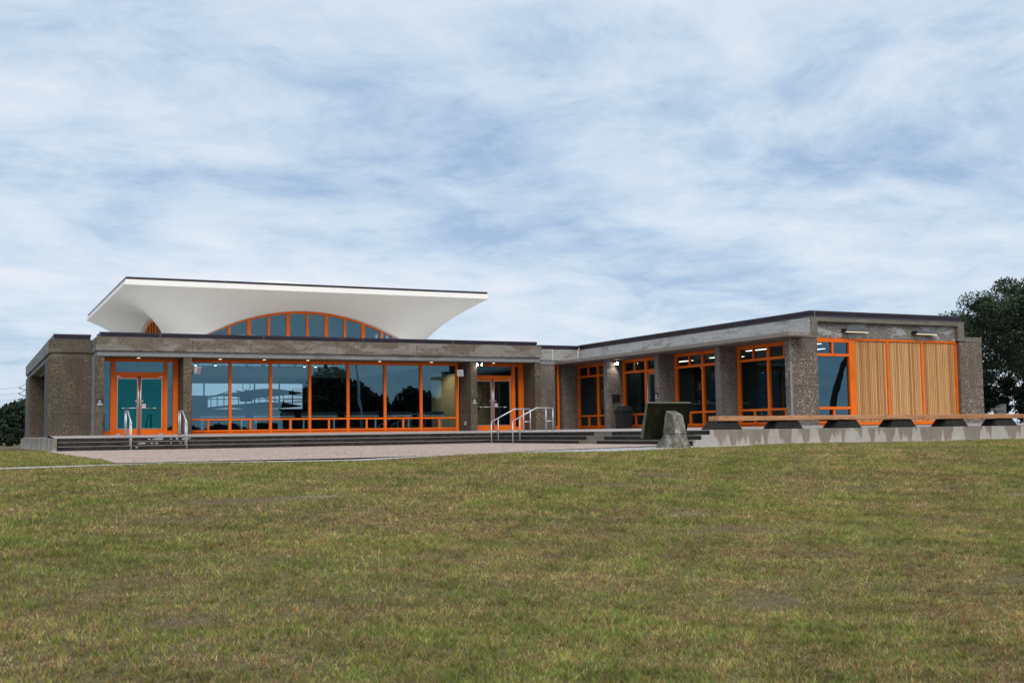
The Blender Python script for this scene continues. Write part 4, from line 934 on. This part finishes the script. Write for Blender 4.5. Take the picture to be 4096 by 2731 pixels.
MB().tube([(18.6, 44.5, 2.80), (18.6, 44.5, 2.68)], .035, 10).build('can', 'black', xl); MB().disc((18.6, 44.5, 2.676), (0, .3, -1), .03, 10).build('lens', 'lamp', xl)
l = bpy.data.lights.new('track_beam', 'SPOT'); l.energy = 60; l.spot_size = R_(80); l.spot_blend = .7; l.color = (1, .80, .5); l.shadow_soft_size = .05
lo = bpy.data.objects.new('track_beam', l); C.objects.link(lo); lo.parent = xl; lo.location = (0, 0, -.06); lo.rotation_euler = Vector((.3, 1, -1.0)).to_track_quat('-Z', 'Y').to_euler()
for i, (x, y) in enumerate(((8.0, 45.6), (8.75, 45.6), (12.3, 45.7), (12.75, 45.7))):
    o = empty('ceiling_spot', (x, y, 2.75), 'small lit ceiling spot inside the hall, %s from the left' % ('first', 'second', 'third', 'fourth')[i], 'ceiling spot', 'hall ceiling spots')
    MB().tube([(x, y, 2.80), (x, y, 2.69)], .05, 10).build('can', 'black', o); MB().disc((x, y, 2.687), (0, -.2, -1), .05, 12).build('lens', 'lamp', o)
ip = empty('text_panel', (8.0, 46.3, .03), 'tall dark text panel with pale lines behind the first tall window pane', 'exhibit'); box('board', 'dark_wall', ip, 7.62, 8.6, 46.3, 46.36, .03, 1.55)
for k in range(6): box('text_line', 'seat', ip, 7.68, 8.32 - .05 * (k % 3), 46.29, 46.299, 1.40 - .14 * k, 1.445 - .14 * k)
# wing interior
wi = empty('exhibit_panel', (26.2, 41.6, .03), 'gold lettered dark exhibit panel behind the wing door', 'exhibit'); box('board', 'dark_wall', wi, 25.7, 28.2, 41.2, 41.28, .03, 2.3)
text('lettering', 'Impossible', .26, 'cream', wi, (26.05, 41.19, 1.42), (R_(90), 0, 0), 'LEFT'); text('lettering', 'Possible', .26, 'cream', wi, (26.15, 41.19, 1.12), (R_(90), 0, 0), 'LEFT')
wp = empty('picture_panel', (25.0, 43.2, .03), 'blank tan picture panel behind the first wing window', 'exhibit'); box('board', 'cream', wp, 24.6, 25.2, 43.3, 43.35, .9, 1.75); box('stand', 'black', wp, 24.86, 24.94, 43.3, 43.34, .03, .9)
for i, (x, y, ln) in enumerate(((25.4, 33.5, 1.3), (26.4, 37.2, 1.3), (27.2, 37.4, 1.2), (25.6, 31.0, 1.2), (26.6, 40.0, 1.2), (27.4, 33.0, 1.3))):
    o = empty('ceiling_light', (x, y, 2.8), 'lit linear ceiling light in the wing, %s of the six' % ('first', 'second', 'third', 'fourth', 'fifth', 'sixth')[i], 'ceiling light', 'wing ceiling lights')
    box('housing', 'white_case', o, x - .08, x + .08, y - ln / 2, y + ln / 2, 2.765, 2.82); box('lens', 'lamp_in', o, x - .07, x + .07, y - ln / 2 + .02, y + ln / 2 - .02, 2.757, 2.7645)
ct = empty('sales_counter', (26.2, 37.5, .03), 'dark sales counter inside the wing behind the third window', 'counter'); box('body', 'dark_wall', ct, 25.6, 27.6, 37.2, 37.8, .03, .95); box('top', 'white_case', ct, 25.55, 27.65, 37.15, 37.85, .951, .99)
# figure behind the counter
def person(loc, lab):
    o = empty('person', loc, lab, 'person'); x, y, z = loc
    J = {'pel': (0, 0, .95, .15), 'wai': (0, 0, 1.12, .145), 'che': (0, -.01, 1.36, .17), 'nec': (0, 0, 1.50, .06), 'jaw': (0, -.015, 1.585, .075), 'hea': (0, 0, 1.68, .098), 'top': (0, .01, 1.76, .06),
         'shl': (.19, 0, 1.43, .07), 'ell': (.25, -.02, 1.16, .05), 'wrl': (.21, -.24, 1.04, .033), 'hal': (.18, -.32, 1.03, .035), 'shr': (-.19, 0, 1.43, .07), 'elr': (-.25, -.02, 1.16, .05), 'wrr': (-.21, -.24, 1.04, .033), 'har': (-.18, -.32, 1.03, .035),
         'hil': (.10, 0, .88, .10), 'knl': (.11, 0, .48, .065), 'anl': (.11, .01, .08, .045), 'tol': (.12, -.15, .03, .035), 'hir': (-.10, 0, .88, .10), 'knr': (-.11, 0, .48, .065), 'anr': (-.11, .01, .08, .045), 'tor': (-.12, -.15, .03, .035)}
    K = list(J); E = [('pel', 'wai'), ('wai', 'che'), ('che', 'nec'), ('nec', 'jaw'), ('jaw', 'hea'), ('hea', 'top'), ('che', 'shl'), ('shl', 'ell'), ('ell', 'wrl'), ('wrl', 'hal'), ('che', 'shr'), ('shr', 'elr'), ('elr', 'wrr'), ('wrr', 'har'), ('pel', 'hil'), ('hil', 'knl'), ('knl', 'anl'), ('anl', 'tol'), ('pel', 'hir'), ('hir', 'knr'), ('knr', 'anr'), ('anr', 'tor')]
    me = bpy.data.meshes.new('body'); me.from_pydata([J[k][:3] for k in K], [(K.index(a), K.index(b)) for a, b in E], [])
    b = bpy.data.objects.new('body', me); C.objects.link(b); b.parent = o
    sm = b.modifiers.new('skin', 'SKIN'); 
    for i, k in enumerate(K): me.skin_vertices[0].data[i].radius = (J[k][3],) * 2
    me.skin_vertices[0].data[0].use_root = True; b.modifiers.new('sub', 'SUBSURF').levels = 2
    dg = bpy.context.evaluated_depsgraph_get(); nm = bpy.data.meshes.new_from_object(b.evaluated_get(dg)); b.modifiers.clear(); b.data = nm
    nm.materials.clear(); nm.materials.append(MT['dark_cloth']); nm.materials.append(MT['skin'])
    for p in nm.polygons:
        c = p.center; p.material_index = 1 if (c.z > 1.50 or (c.y < -.2 and c.z > .9)) else 0; p.use_smooth = True
    hr = MB()
    for a in range(8):
        for q in range(12):
            pass
    hm = bpy.data.meshes.new('hair'); bm = bmesh.new(); bmesh.ops.create_uvsphere(bm, u_segments=14, v_segments=10, radius=.108)
    bmesh.ops.delete(bm, geom=[v_ for v_ in bm.verts if v_.co.z < .0 + (.045 if v_.co.y < -.03 else -.05)], context='VERTS'); bm.to_mesh(hm); bm.free(); hm.materials.append(MT['dark_cloth']); h = bpy.data.objects.new('hair', hm); C.objects.link(h); h.parent = o; h.location = (0, .01, 1.69)
    fc = MB()
    for sx in (-.035, .035): fc.disc((x + sx, y - .098, z + 1.685), (0, -1, 0), .011, 8)
    fc.build('eyes', 'black', o)
    MB().hexa([(x - .014, y - .09, z + 1.63), (x + .014, y - .09, z + 1.63), (x + .01, y - .12, z + 1.635), (x - .01, y - .12, z + 1.635)], [(x - .008, y - .085, z + 1.68), (x + .008, y - .085, z + 1.68), (x + .005, y - .1, z + 1.68), (x - .005, y - .1, z + 1.68)]).build('nose', 'skin', o)
    MB().box(x - .028, x + .028, y - .094, y - .086, z + 1.596, z + 1.606).build('mouth', 'red', o)
    return o
pp = person((26.1, 38.2, .03), 'person in dark clothes standing behind the counter inside the wing'); 
sc_ = empty('office_chair', (25.3, 31.0, .03), 'blue office chair behind the end window of the wing', 'chair')
MB().box(25.05, 25.55, 30.8, 31.3, .42, .50).build('seat', 'seat', sc_, .03)
bk = MB(); bk.hexa([(25.07, 31.28, .55), (25.53, 31.28, .55), (25.53, 31.34, .55), (25.07, 31.34, .55)], [(25.1, 31.36, 1.1), (25.5, 31.36, 1.1), (25.5, 31.42, 1.1), (25.1, 31.42, 1.1)]); bk.build('backrest', 'seat', sc_, .025)
MB().tube([(25.3, 31.05, .42), (25.3, 31.05, .1)], .03, 8).build('column', 'black', sc_)
for k in range(5):
    t = 2 * math.pi * k / 5; MB().tube([(25.3, 31.05, .12), (25.3 + .3 * math.cos(t), 31.05 + .3 * math.sin(t), .06)], .02, 6).build('leg', 'black', sc_)

# ================================================================== trees and background
def leaf_mesh(name, pts, size, m, parent, seed, flat=0.0, shade=None):
    rg = np.random.default_rng(seed); n = len(pts)
    a = rg.normal(size=(n, 3)); a /= np.linalg.norm(a, axis=1, keepdims=True); b = rg.normal(size=(n, 3)); b -= a * (a * b).sum(1, keepdims=True); b /= np.linalg.norm(b, axis=1, keepdims=True)
    s = size * rg.uniform(.6, 1.35, (n, 1)); a = a * s * .5; b = b * s * .27
    v = np.stack([pts - a, pts + b, pts + a, pts - b], 1).reshape(-1, 3) - np.array(org(parent))
    me = bpy.data.meshes.new(name); me.vertices.add(4 * n); me.vertices.foreach_set('co', v.ravel()); me.loops.add(4 * n); me.loops.foreach_set('vertex_index', np.arange(4 * n)); me.polygons.add(n); me.polygons.foreach_set('loop_start', np.arange(n) * 4); me.update(); me.validate()
    at = me.attributes.new('leaf', 'FLOAT', 'POINT'); col = np.repeat(np.clip(rg.beta(2, 3, n) if shade is None else shade + rg.normal(0, .16, n), 0, 1), 4).astype(np.float32); at.data.foreach_set('value', col)
    me.materials.append(MT[m]); o = bpy.data.objects.new(name, me); C.objects.link(o); o.parent = parent; return o
def tree(name, base, height, spread, lab, seed, nl, lsize, m, cat='tree', group=None, lean=(0, 0), trunk_h=.28, trunk_r=.3, squash=.8, nclump=46, kids=True):
    rg = random.Random(seed); nr = np.random.default_rng(seed); o = empty(name, base, lab, cat, group); bx, by, bz = base
    tk = MB(); th = height * trunk_h; top = Vector((bx + lean[0] * .4, by + lean[1] * .4, bz + th))
    tk.tube([(bx, by, bz - .3), (bx + lean[0] * .1, by + lean[1] * .1, bz + th * .5), tuple(top)], [trunk_r * 1.3, trunk_r, trunk_r * .85], 9)
    cl = []
    cz = bz + height * (trunk_h + 1) / 2 + .05 * height; rz = height * (1 - trunk_h) / 2
    for k in range(nclump):
        while True:
            p = Vector((rg.uniform(-1, 1), rg.uniform(-1, 1), rg.uniform(-1, 1)))
            if .35 < p.length < 1.08: break
        c = Vector((bx + lean[0] + p.x * spread, by + lean[1] + p.y * spread, cz + p.z * rz * (1 if p.z > 0 else squash)))
        cl.append((c, rg.uniform(.08, .34) * spread * .8))
    limbs = []
    for k in range(7):
        t = 2 * math.pi * (k + rg.random() * .6) / 7; e_ = Vector((top.x + math.cos(t) * spread * .55 + lean[0] * .4, top.y + math.sin(t) * spread * .55 + lean[1] * .4, top.z + rg.uniform(.35, .9) * rz)); md = (top + e_) / 2 + Vector((rg.uniform(-.4, .4), rg.uniform(-.4, .4), rg.uniform(-.1, .5)))
        tk.tube([tuple(top - Vector((0, 0, .2))), tuple(md), tuple(e_)], [trunk_r * .6, trunk_r * .38, trunk_r * .2], 7); limbs += [md, e_]
    for c, r in cl:
        s_ = min(limbs, key=lambda q: (q - c).length); md = (s_ + c) / 2 + Vector((rg.uniform(-.2, .2), rg.uniform(-.2, .2), -.1)); tk.tube([tuple(s_), tuple(md), tuple(c)], [trunk_r * .2, trunk_r * .11, trunk_r * .04], 5)
    tk.build('trunk', 'bark', o, smooth=True)
    pts = []; sh = []
    per = max(1, nl // len(cl))
    for c, r in cl:
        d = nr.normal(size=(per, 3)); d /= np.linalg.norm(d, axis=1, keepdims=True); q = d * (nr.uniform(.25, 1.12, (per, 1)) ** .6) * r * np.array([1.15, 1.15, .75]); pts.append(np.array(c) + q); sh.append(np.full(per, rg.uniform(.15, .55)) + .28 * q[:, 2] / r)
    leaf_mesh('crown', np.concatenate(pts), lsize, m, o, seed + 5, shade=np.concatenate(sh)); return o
tree('live_oak_tree', (50.4, 42.4, -.45), 7.4, 4.6, 'big dark live oak at the right edge behind the wing', 11, 125000, .125, 'leaf_oak', lean=(0.2, 0), trunk_h=.26, trunk_r=.30, squash=1.3, nclump=130)
for i, (x, y, h, sp) in enumerate(((48.5, 46.5, 2.6, 2.0), (51.3, 45.2, 2.7, 2.0), (54.6, 43.6, 2.6, 2.2), (53, 50.5, 3.4, 2.4), (58, 46, 3.0, 2.4))):
    tree('evergreen_shrub', (x, y, -.45), h, sp, 'dark rounded evergreen shrub under the oak, %s from the wing' % ('first', 'second', 'third', 'fourth', 'fifth')[i], 31 + i, 9000, .2, 'leaf_far', 'shrub', 'evergreen shrubs behind the railing', trunk_h=.08, trunk_r=.08, nclump=26)
for i, (x, y, h, sp) in enumerate(((-4.0, 150, 5.2, 5.0), (3.5, 142, 4.9, 4.2), (10.0, 165, 5.4, 5), (-12, 155, 5.2, 5.0))):
    tree('distant_tree', (x, y, -1.2), h, sp, 'dark broad tree far behind the left end, %s of the row' % ('second', 'third', 'fourth', 'first')[i], 51 + i, 14000, .42, 'leaf_far', 'tree', 'dark trees beyond the left end', trunk_h=.1, trunk_r=.2, nclump=40)
for i, (x, y, h, sp) in enumerate(((-1.0, 112, 2.6, 2.3), (3.2, 108, 2.2, 2.0), (-5, 115, 2.4, 2.4))):
    tree('bright_shrub', (x, y, -.95), h, sp, 'low yellowish green shrub in front of the far dark trees, %s' % ('middle one', 'right one', 'left one')[i], 61 + i, 5000, .25, 'leaf_oak', 'shrub', 'low shrubs beyond the left end', trunk_h=.05, trunk_r=.06, nclump=18)
# wood behind the viewer that the windows mirror
wd = []; rg = np.random.default_rng(3)
for (x, y, h, s) in [(36.5, -38, 9.0, 3.2), (33.3, -37, 6.6, 2.4), (39.8, -40, 7.4, 2.8)] + [(42.5 + i * 2.9, -38 + rg.uniform(-3, 3), rg.uniform(5.9, 7.3), 2.4) for i in range(8)] + [(-46 + i * 6.0, -75 + rg.uniform(-5, 5), rg.uniform(2.4, 3.3), 3.6) for i in range(14)]:
    n = 2600; d = rg.normal(size=(n, 3)); d /= np.linalg.norm(d, axis=1, keepdims=True); wd.append(np.array([x, y, -1.9 + h * .55]) + d * rg.uniform(.4, 1, (n, 1)) * np.array([s, s, h * .5]))
wo_ = empty('woodland', (40, -40, -2)); setp(wo_, 'dark woodland across the lawn, mirrored in the tall windows', 'woodland', kind='stuff'); wc = leaf_mesh('foliage', np.concatenate(wd), .8, 'leaf_far', wo_, 77)
wc['kind'] = 'stuff'
# curved pale lamp post whose mirror image bends in the glass
lp = empty('lamp_post', (32.3, -14, -1.95), 'tall pale lamp post across the lawn, mirrored in the hall windows', 'lamp post'); MB().tube([(32.6, -14, -2), (32.35, -14, 2), (31.9, -14, 6.6)], [.13, .12, .10], 10).build('pole', 'galv', lp, smooth=True); MB().tube([(31.9, -14, 6.55), (31.1, -14, 6.7)], .05, 8).build('arm', 'galv', lp); MB().box(30.6, 31.2, -14.15, -13.85, 6.64, 6.76).build('head', 'galv', lp, .03)
bt = empty('leaning_pole', (58.2, -10, -1.95), 'bent dark pole across the lawn, mirrored in the wing end window', 'pole'); MB().tube([(58.0, -10, -2), (58.1, -10, 0), (58.6, -10, 2.4), (59.5, -10, 4.6), (60.8, -10, 6.4)], [.30, .26, .24, .22, .2], 10).build('shaft', 'bark', bt, smooth=True)

# railing and stone basin at the right, behind the bench
rl = empty('metal_railing', (44, 37, -.45), 'thin metal railing behind the bench at the right edge', 'railing')
A, E2 = Vector((36.2, 34.4, 0)), Vector((52, 45, 0))
for h in (.40, .16): MB().tube([(A.x, A.y, h + .02), (E2.x, E2.y, h - .06)], .022, 6).build('rail', 'galv', rl)
MB().tube([(41.0, 36.0, .36), (56, 42, .36)], .025, 6).build('rail', 'steel', rl)
for k in range(9):
    p = A + (E2 - A) * k / 8; MB().tube([(p.x, p.y, -.5), (p.x, p.y, .42 - .01 * k)], .025, 6).build('post', 'galv', rl)
for k in range(0, 46):
    p = A + (E2 - A) * (k / 8 * .17); MB().tube([(p.x, p.y, -.45), (p.x, p.y, .17)], .011, 5).build('baluster', 'galv', rl)
sb_ = empty('stone_fountain', (38.9, 35.2, -.4), 'small grey stone drinking fountain behind the bench', 'fountain')
box('pillar', 'stone', sb_, 38.90, 39.06, 34.95, 35.2, -.45, .86, bevel=.01)
MB().hexa([(38.60, 34.98, .36), (38.9, 34.98, .20), (38.9, 35.16, .20), (38.60, 35.16, .36)], [(38.52, 34.96, .58), (38.9, 34.96, .58), (38.9, 35.18, .58), (38.52, 35.18, .58)]).build('bracket', 'stone', sb_, .01)
MB().box(38.40, 38.9, 34.93, 35.2, .581, .70).build('basin', 'stone', sb_, .015); MB().box(38.72, 38.898, 34.94, 35.19, .702, .80).build('backsplash', 'stone', sb_, .01)
# blue-shirted visitor cut by the right edge of the frame
pv = person((41.75, 36.0, -.03), 'person in a blue shirt at the extreme right edge behind the bench'); 
for o_ in pv.children:
    if o_.name.startswith('body'): o_.data.materials[0] = MT['blue']
# power line behind the left end
pl = empty('power_pole', (4.75, 104, -1), 'wooden power pole mostly hidden behind the left end of the building', 'power pole')
MB().tube([(4.75, 104, -1.2), (4.75, 104, 5.2)], .14, 8).build('pole', 'bark', pl)
for k in range(3):
    z = 4.05 - .49 * k; xa = 4.02 - .02 * k
    MB().tube([(4.75, 104, z - .2), (xa, 104, z)], .03, 6).build('arm', 'bark', pl); MB().tube([(4.75, 104, z + .55), (xa, 104, z + .02)], .02, 6).build('brace', 'bark', pl); MB().tube([(xa, 104, z), (xa, 104, z + .14)], .04, 6).build('insulator', 'stone', pl)
    n_ = 14; MB().tube([(xa - 22 * t, 104 + 60 * t, z + .1 + 1.1 * t - 2.0 * t * (1 - t)) for t in [i / n_ for i in range(n_ + 1)]], .008, 4).build('wire', 'black', pl)

# ================================================================== grass blades
SPOTS = [(7.1, 12.33, .22, .12, 0), (8.08, 10.2, .2, .1, 0), (3.3, 14.95, .7, .25, 1), (4.2, 15.1, .5, .2, 2), (2.98, 14.8, .5, .2, 1), (19.2, 19.6, 2.2, .35, 1), (18.1, 20.6, 1.4, .25, 2), (22, 23.6, 2.5, .4, 1), (8.3, 12.4, .35, .16, 2), (10.0, 16.0, .6, .2, 1), (2.2, 13.7, .5, .2, 1), (8.0, 11.3, .45, .2, 1), (10.6, 10.0, .4, .15, 1), (8.8, 15.25, .8, .15, 1), (26, 24.6, 4, .35, 1), (12.5, 14.0, .5, .2, 1), (5.4, 10.5, .15, .08, 1), (14.5, 12.6, .6, .2, 2), (1.5, 9.0, .4, .2, 1), (6.3, 8.2, .5, .2, 1), (9.2, 8.0, .5, .25, 1)]
def blades(n, y0, y1, xlo, xhi, hmin, hmax, wd_, tri1, seed):
    rg = np.random.default_rng(seed)
    y = rg.uniform(0, 1, n); y = y0 + (y1 - y0) * y; x = xlo(y) + (xhi(y) - xlo(y)) * rg.uniform(0, 1, n)
    # clumping
    cxs = np.floor(x / .11) * .11 + .055; cys = np.floor(y / .11) * .11 + .055; hsh = np.sin(cxs * 127.1 + cys * 311.7) * 43758.5; hsh -= np.floor(hsh)
    x = x + (cxs - x) * .35 * hsh; y = y + (cys - y) * .35 * hsh
    ok = ~paved(x, y) | ((rg.random(n) < .02)); x, y, hsh = x[ok], y[ok], hsh[ok]; n = len(x)
    def fb(a, b, s): return .5 * np.sin(a * s + 1.7 * np.sin(b * s * .8)) + .3 * np.sin(b * s * 1.9 + a * s * .7 + 2) + .2 * np.sin(a * s * 3.7 - b * s * 3.1)
    pat = fb(x, y, .75) * .30 + fb(x + 9, y * 1.2, 2.1) * .36 + fb(x * 1.1, y, 6.1) * .36 + rg.normal(0, .34, n)
    bare = fb(x * .9 + 4, y * 1.6 + 1, 1.25) + .5 * fb(x, y, 4.1)
    bare = bare + .35 * fb(x + 2, y * 1.8, 5.3)
    keep = (bare < .62) | (rg.random(n) < .55); x, y, hsh, pat = x[keep], y[keep], hsh[keep], pat[keep]; n = len(x)
    h = rg.uniform(hmin, hmax, n) * (.6 + .6 * hsh) * np.clip(1 + .3 * pat, .5, 1.5)
    az = rg.uniform(0, 2 * np.pi, n); ln = rg.uniform(.15, 1.3, n) * h; dx, dy = np.cos(az) * ln, np.sin(az) * ln
    fa = rg.uniform(0, 2 * np.pi, n); w = wd_ * rg.uniform(.6, 1.3, n); wx, wy = np.cos(fa) * w * .5, np.sin(fa) * w * .5
    z = gz(x, y) - .006
    b0 = np.stack([x - wx, y - wy, z], 1); b1 = np.stack([x + wx, y + wy, z], 1); tp = np.stack([x + dx, y + dy, z + h], 1)
    greens = np.array([(.200, .290, .050), (.260, .330, .075), (.240, .290, .085), (.345, .375, .135), (.150, .220, .045)]); browns = np.array([(.420, .295, .150), (.500, .375, .200), (.300, .180, .095), (.600, .475, .290), (.370, .205, .115)])
    def cell(s, k): t = np.sin(np.floor(x / s) * 127.1 + np.floor(y / s) * 311.7 + k) * 43758.5; return t - np.floor(t)
    gi = greens[np.where(rg.random(n) < .5, (cell(.07, 3) * 5).astype(int), rg.integers(0, 5, n))]; bi = browns[np.where(rg.random(n) < .5, (cell(.06, 9) * 5).astype(int), rg.integers(0, 5, n))]
    k = np.clip(.50 + .95 * pat, 0, 1); isb = np.where(rg.random(n) < .45, cell(.05, 5), rg.random(n)) > k * .94
    lum = np.clip(1.0 + .14 * fb(x + 31, y * 1.4, 1.1) + .22 * fb(x, y + 7, 4.3) + .30 * (cell(.13, 1) - .5) + .34 * (cell(.052, 2) - .5), .4, 1.7)
    col = np.where(isb[:, None], bi, gi) * rg.uniform(.38, 1.6, (n, 1)) * lum[:, None] * np.array([1.0, .95, .76])
    for (cx_, cy_, sx_, sy_, kind) in SPOTS:
        wgt = np.exp(-(((x - cx_) / sx_) ** 2 + ((y - cy_) / sy_) ** 2)); hit = rg.random(n) < wgt * 1.1
        tgt = np.array([(.42, .19, .11), (.34, .22, .135), (.56, .46, .34)][kind]) * rg.uniform(.5, 1.4, (n, 1)); col = np.where(hit[:, None], tgt, col); tp[:, 2] = np.where(hit, z + h * .45, tp[:, 2])
    if tri1:
        v = np.stack([b0, b1, tp], 1).reshape(-1, 3); cnt = np.full(n, 3); c = np.repeat(col, 3, 0)
        li = np.arange(3 * n); ls = np.arange(n) * 3
    else:
        m0 = np.stack([x - wx * .8 + dx * .3, y - wy * .8 + dy * .3, z + h * .58], 1); m1 = np.stack([x + wx * .8 + dx * .3, y + wy * .8 + dy * .3, z + h * .58], 1)
        v = np.stack([b0, b1, m1, m0, tp], 1).reshape(-1, 3); c = np.repeat(col, 5, 0)
        i = np.arange(n) * 5; li = np.stack([i, i + 1, i + 2, i + 3, i + 3, i + 2, i + 4], 1).ravel(); ls = np.stack([np.arange(n) * 7, np.arange(n) * 7 + 4], 1).ravel()
    return v, c, li, ls
parts = []
xl_ = lambda y: .10 * y - 3.0 - .0 * y; xh_ = lambda y: 1.12 * y + 3.0
parts.append(blades(620000, 5.2, 12.0, lambda y: -.06 * y - 1.2, lambda y: 1.17 * y + 1.5, .020, .056, .0064, True, 1))
parts.append(blades(620000, 11.7, 19.0, lambda y: -.06 * y - 1.2, lambda y: 1.17 * y + 2, .020, .058, .0090, True, 2))
parts.append(blades(430000, 18.7, 26.0, lambda y: -.06 * y - 3, lambda y: 1.17 * y + 5, .022, .055, .012, True, 3))
parts.append(blades(40000, 1.0, 5.3, lambda y: -3 + 0 * y, lambda y: 10 + 0 * y, .02, .055, .012, True, 7))
parts.append(blades(110000, 20.2, 46.0, lambda y: -8 + 0 * y, lambda y: 2.5 + 0 * y, .025, .06, .016, True, 4))
parts.append(blades(9000, 25.15, 25.6, lambda y: 19.0 + 0 * y, lambda y: 36 + 0 * y, .02, .055, .011, True, 6))
vo = 0; lo2 = 0; Vv, Cc, Li, Ls = [], [], [], []
for v, c, li, ls in parts:
    Vv.append(v); Cc.append(c); Li.append(li + vo); Ls.append(ls + lo2); vo += len(v); lo2 += len(li)
Vv = np.concatenate(Vv); Cc = np.concatenate(Cc); Li = np.concatenate(Li); Ls = np.concatenate(Ls)
me = bpy.data.meshes.new('grass'); me.vertices.add(len(Vv)); me.vertices.foreach_set('co', Vv.astype(np.float32).ravel()); me.loops.add(len(Li)); me.loops.foreach_set('vertex_index', Li.astype(np.int32)); me.polygons.add(len(Ls)); me.polygons.foreach_set('loop_start', Ls.astype(np.int32)); me.update(calc_edges=True)
at = me.attributes.new('blade', 'FLOAT_COLOR', 'POINT'); at.data.foreach_set('color', np.concatenate([Cc, np.ones((len(Cc), 1))], 1).astype(np.float32).ravel())
me.materials.append(MT['grass']); go = bpy.data.objects.new('grass', me); C.objects.link(go); setp(go, 'short dry green and brown grass covering the lawn', 'grass', kind='stuff')
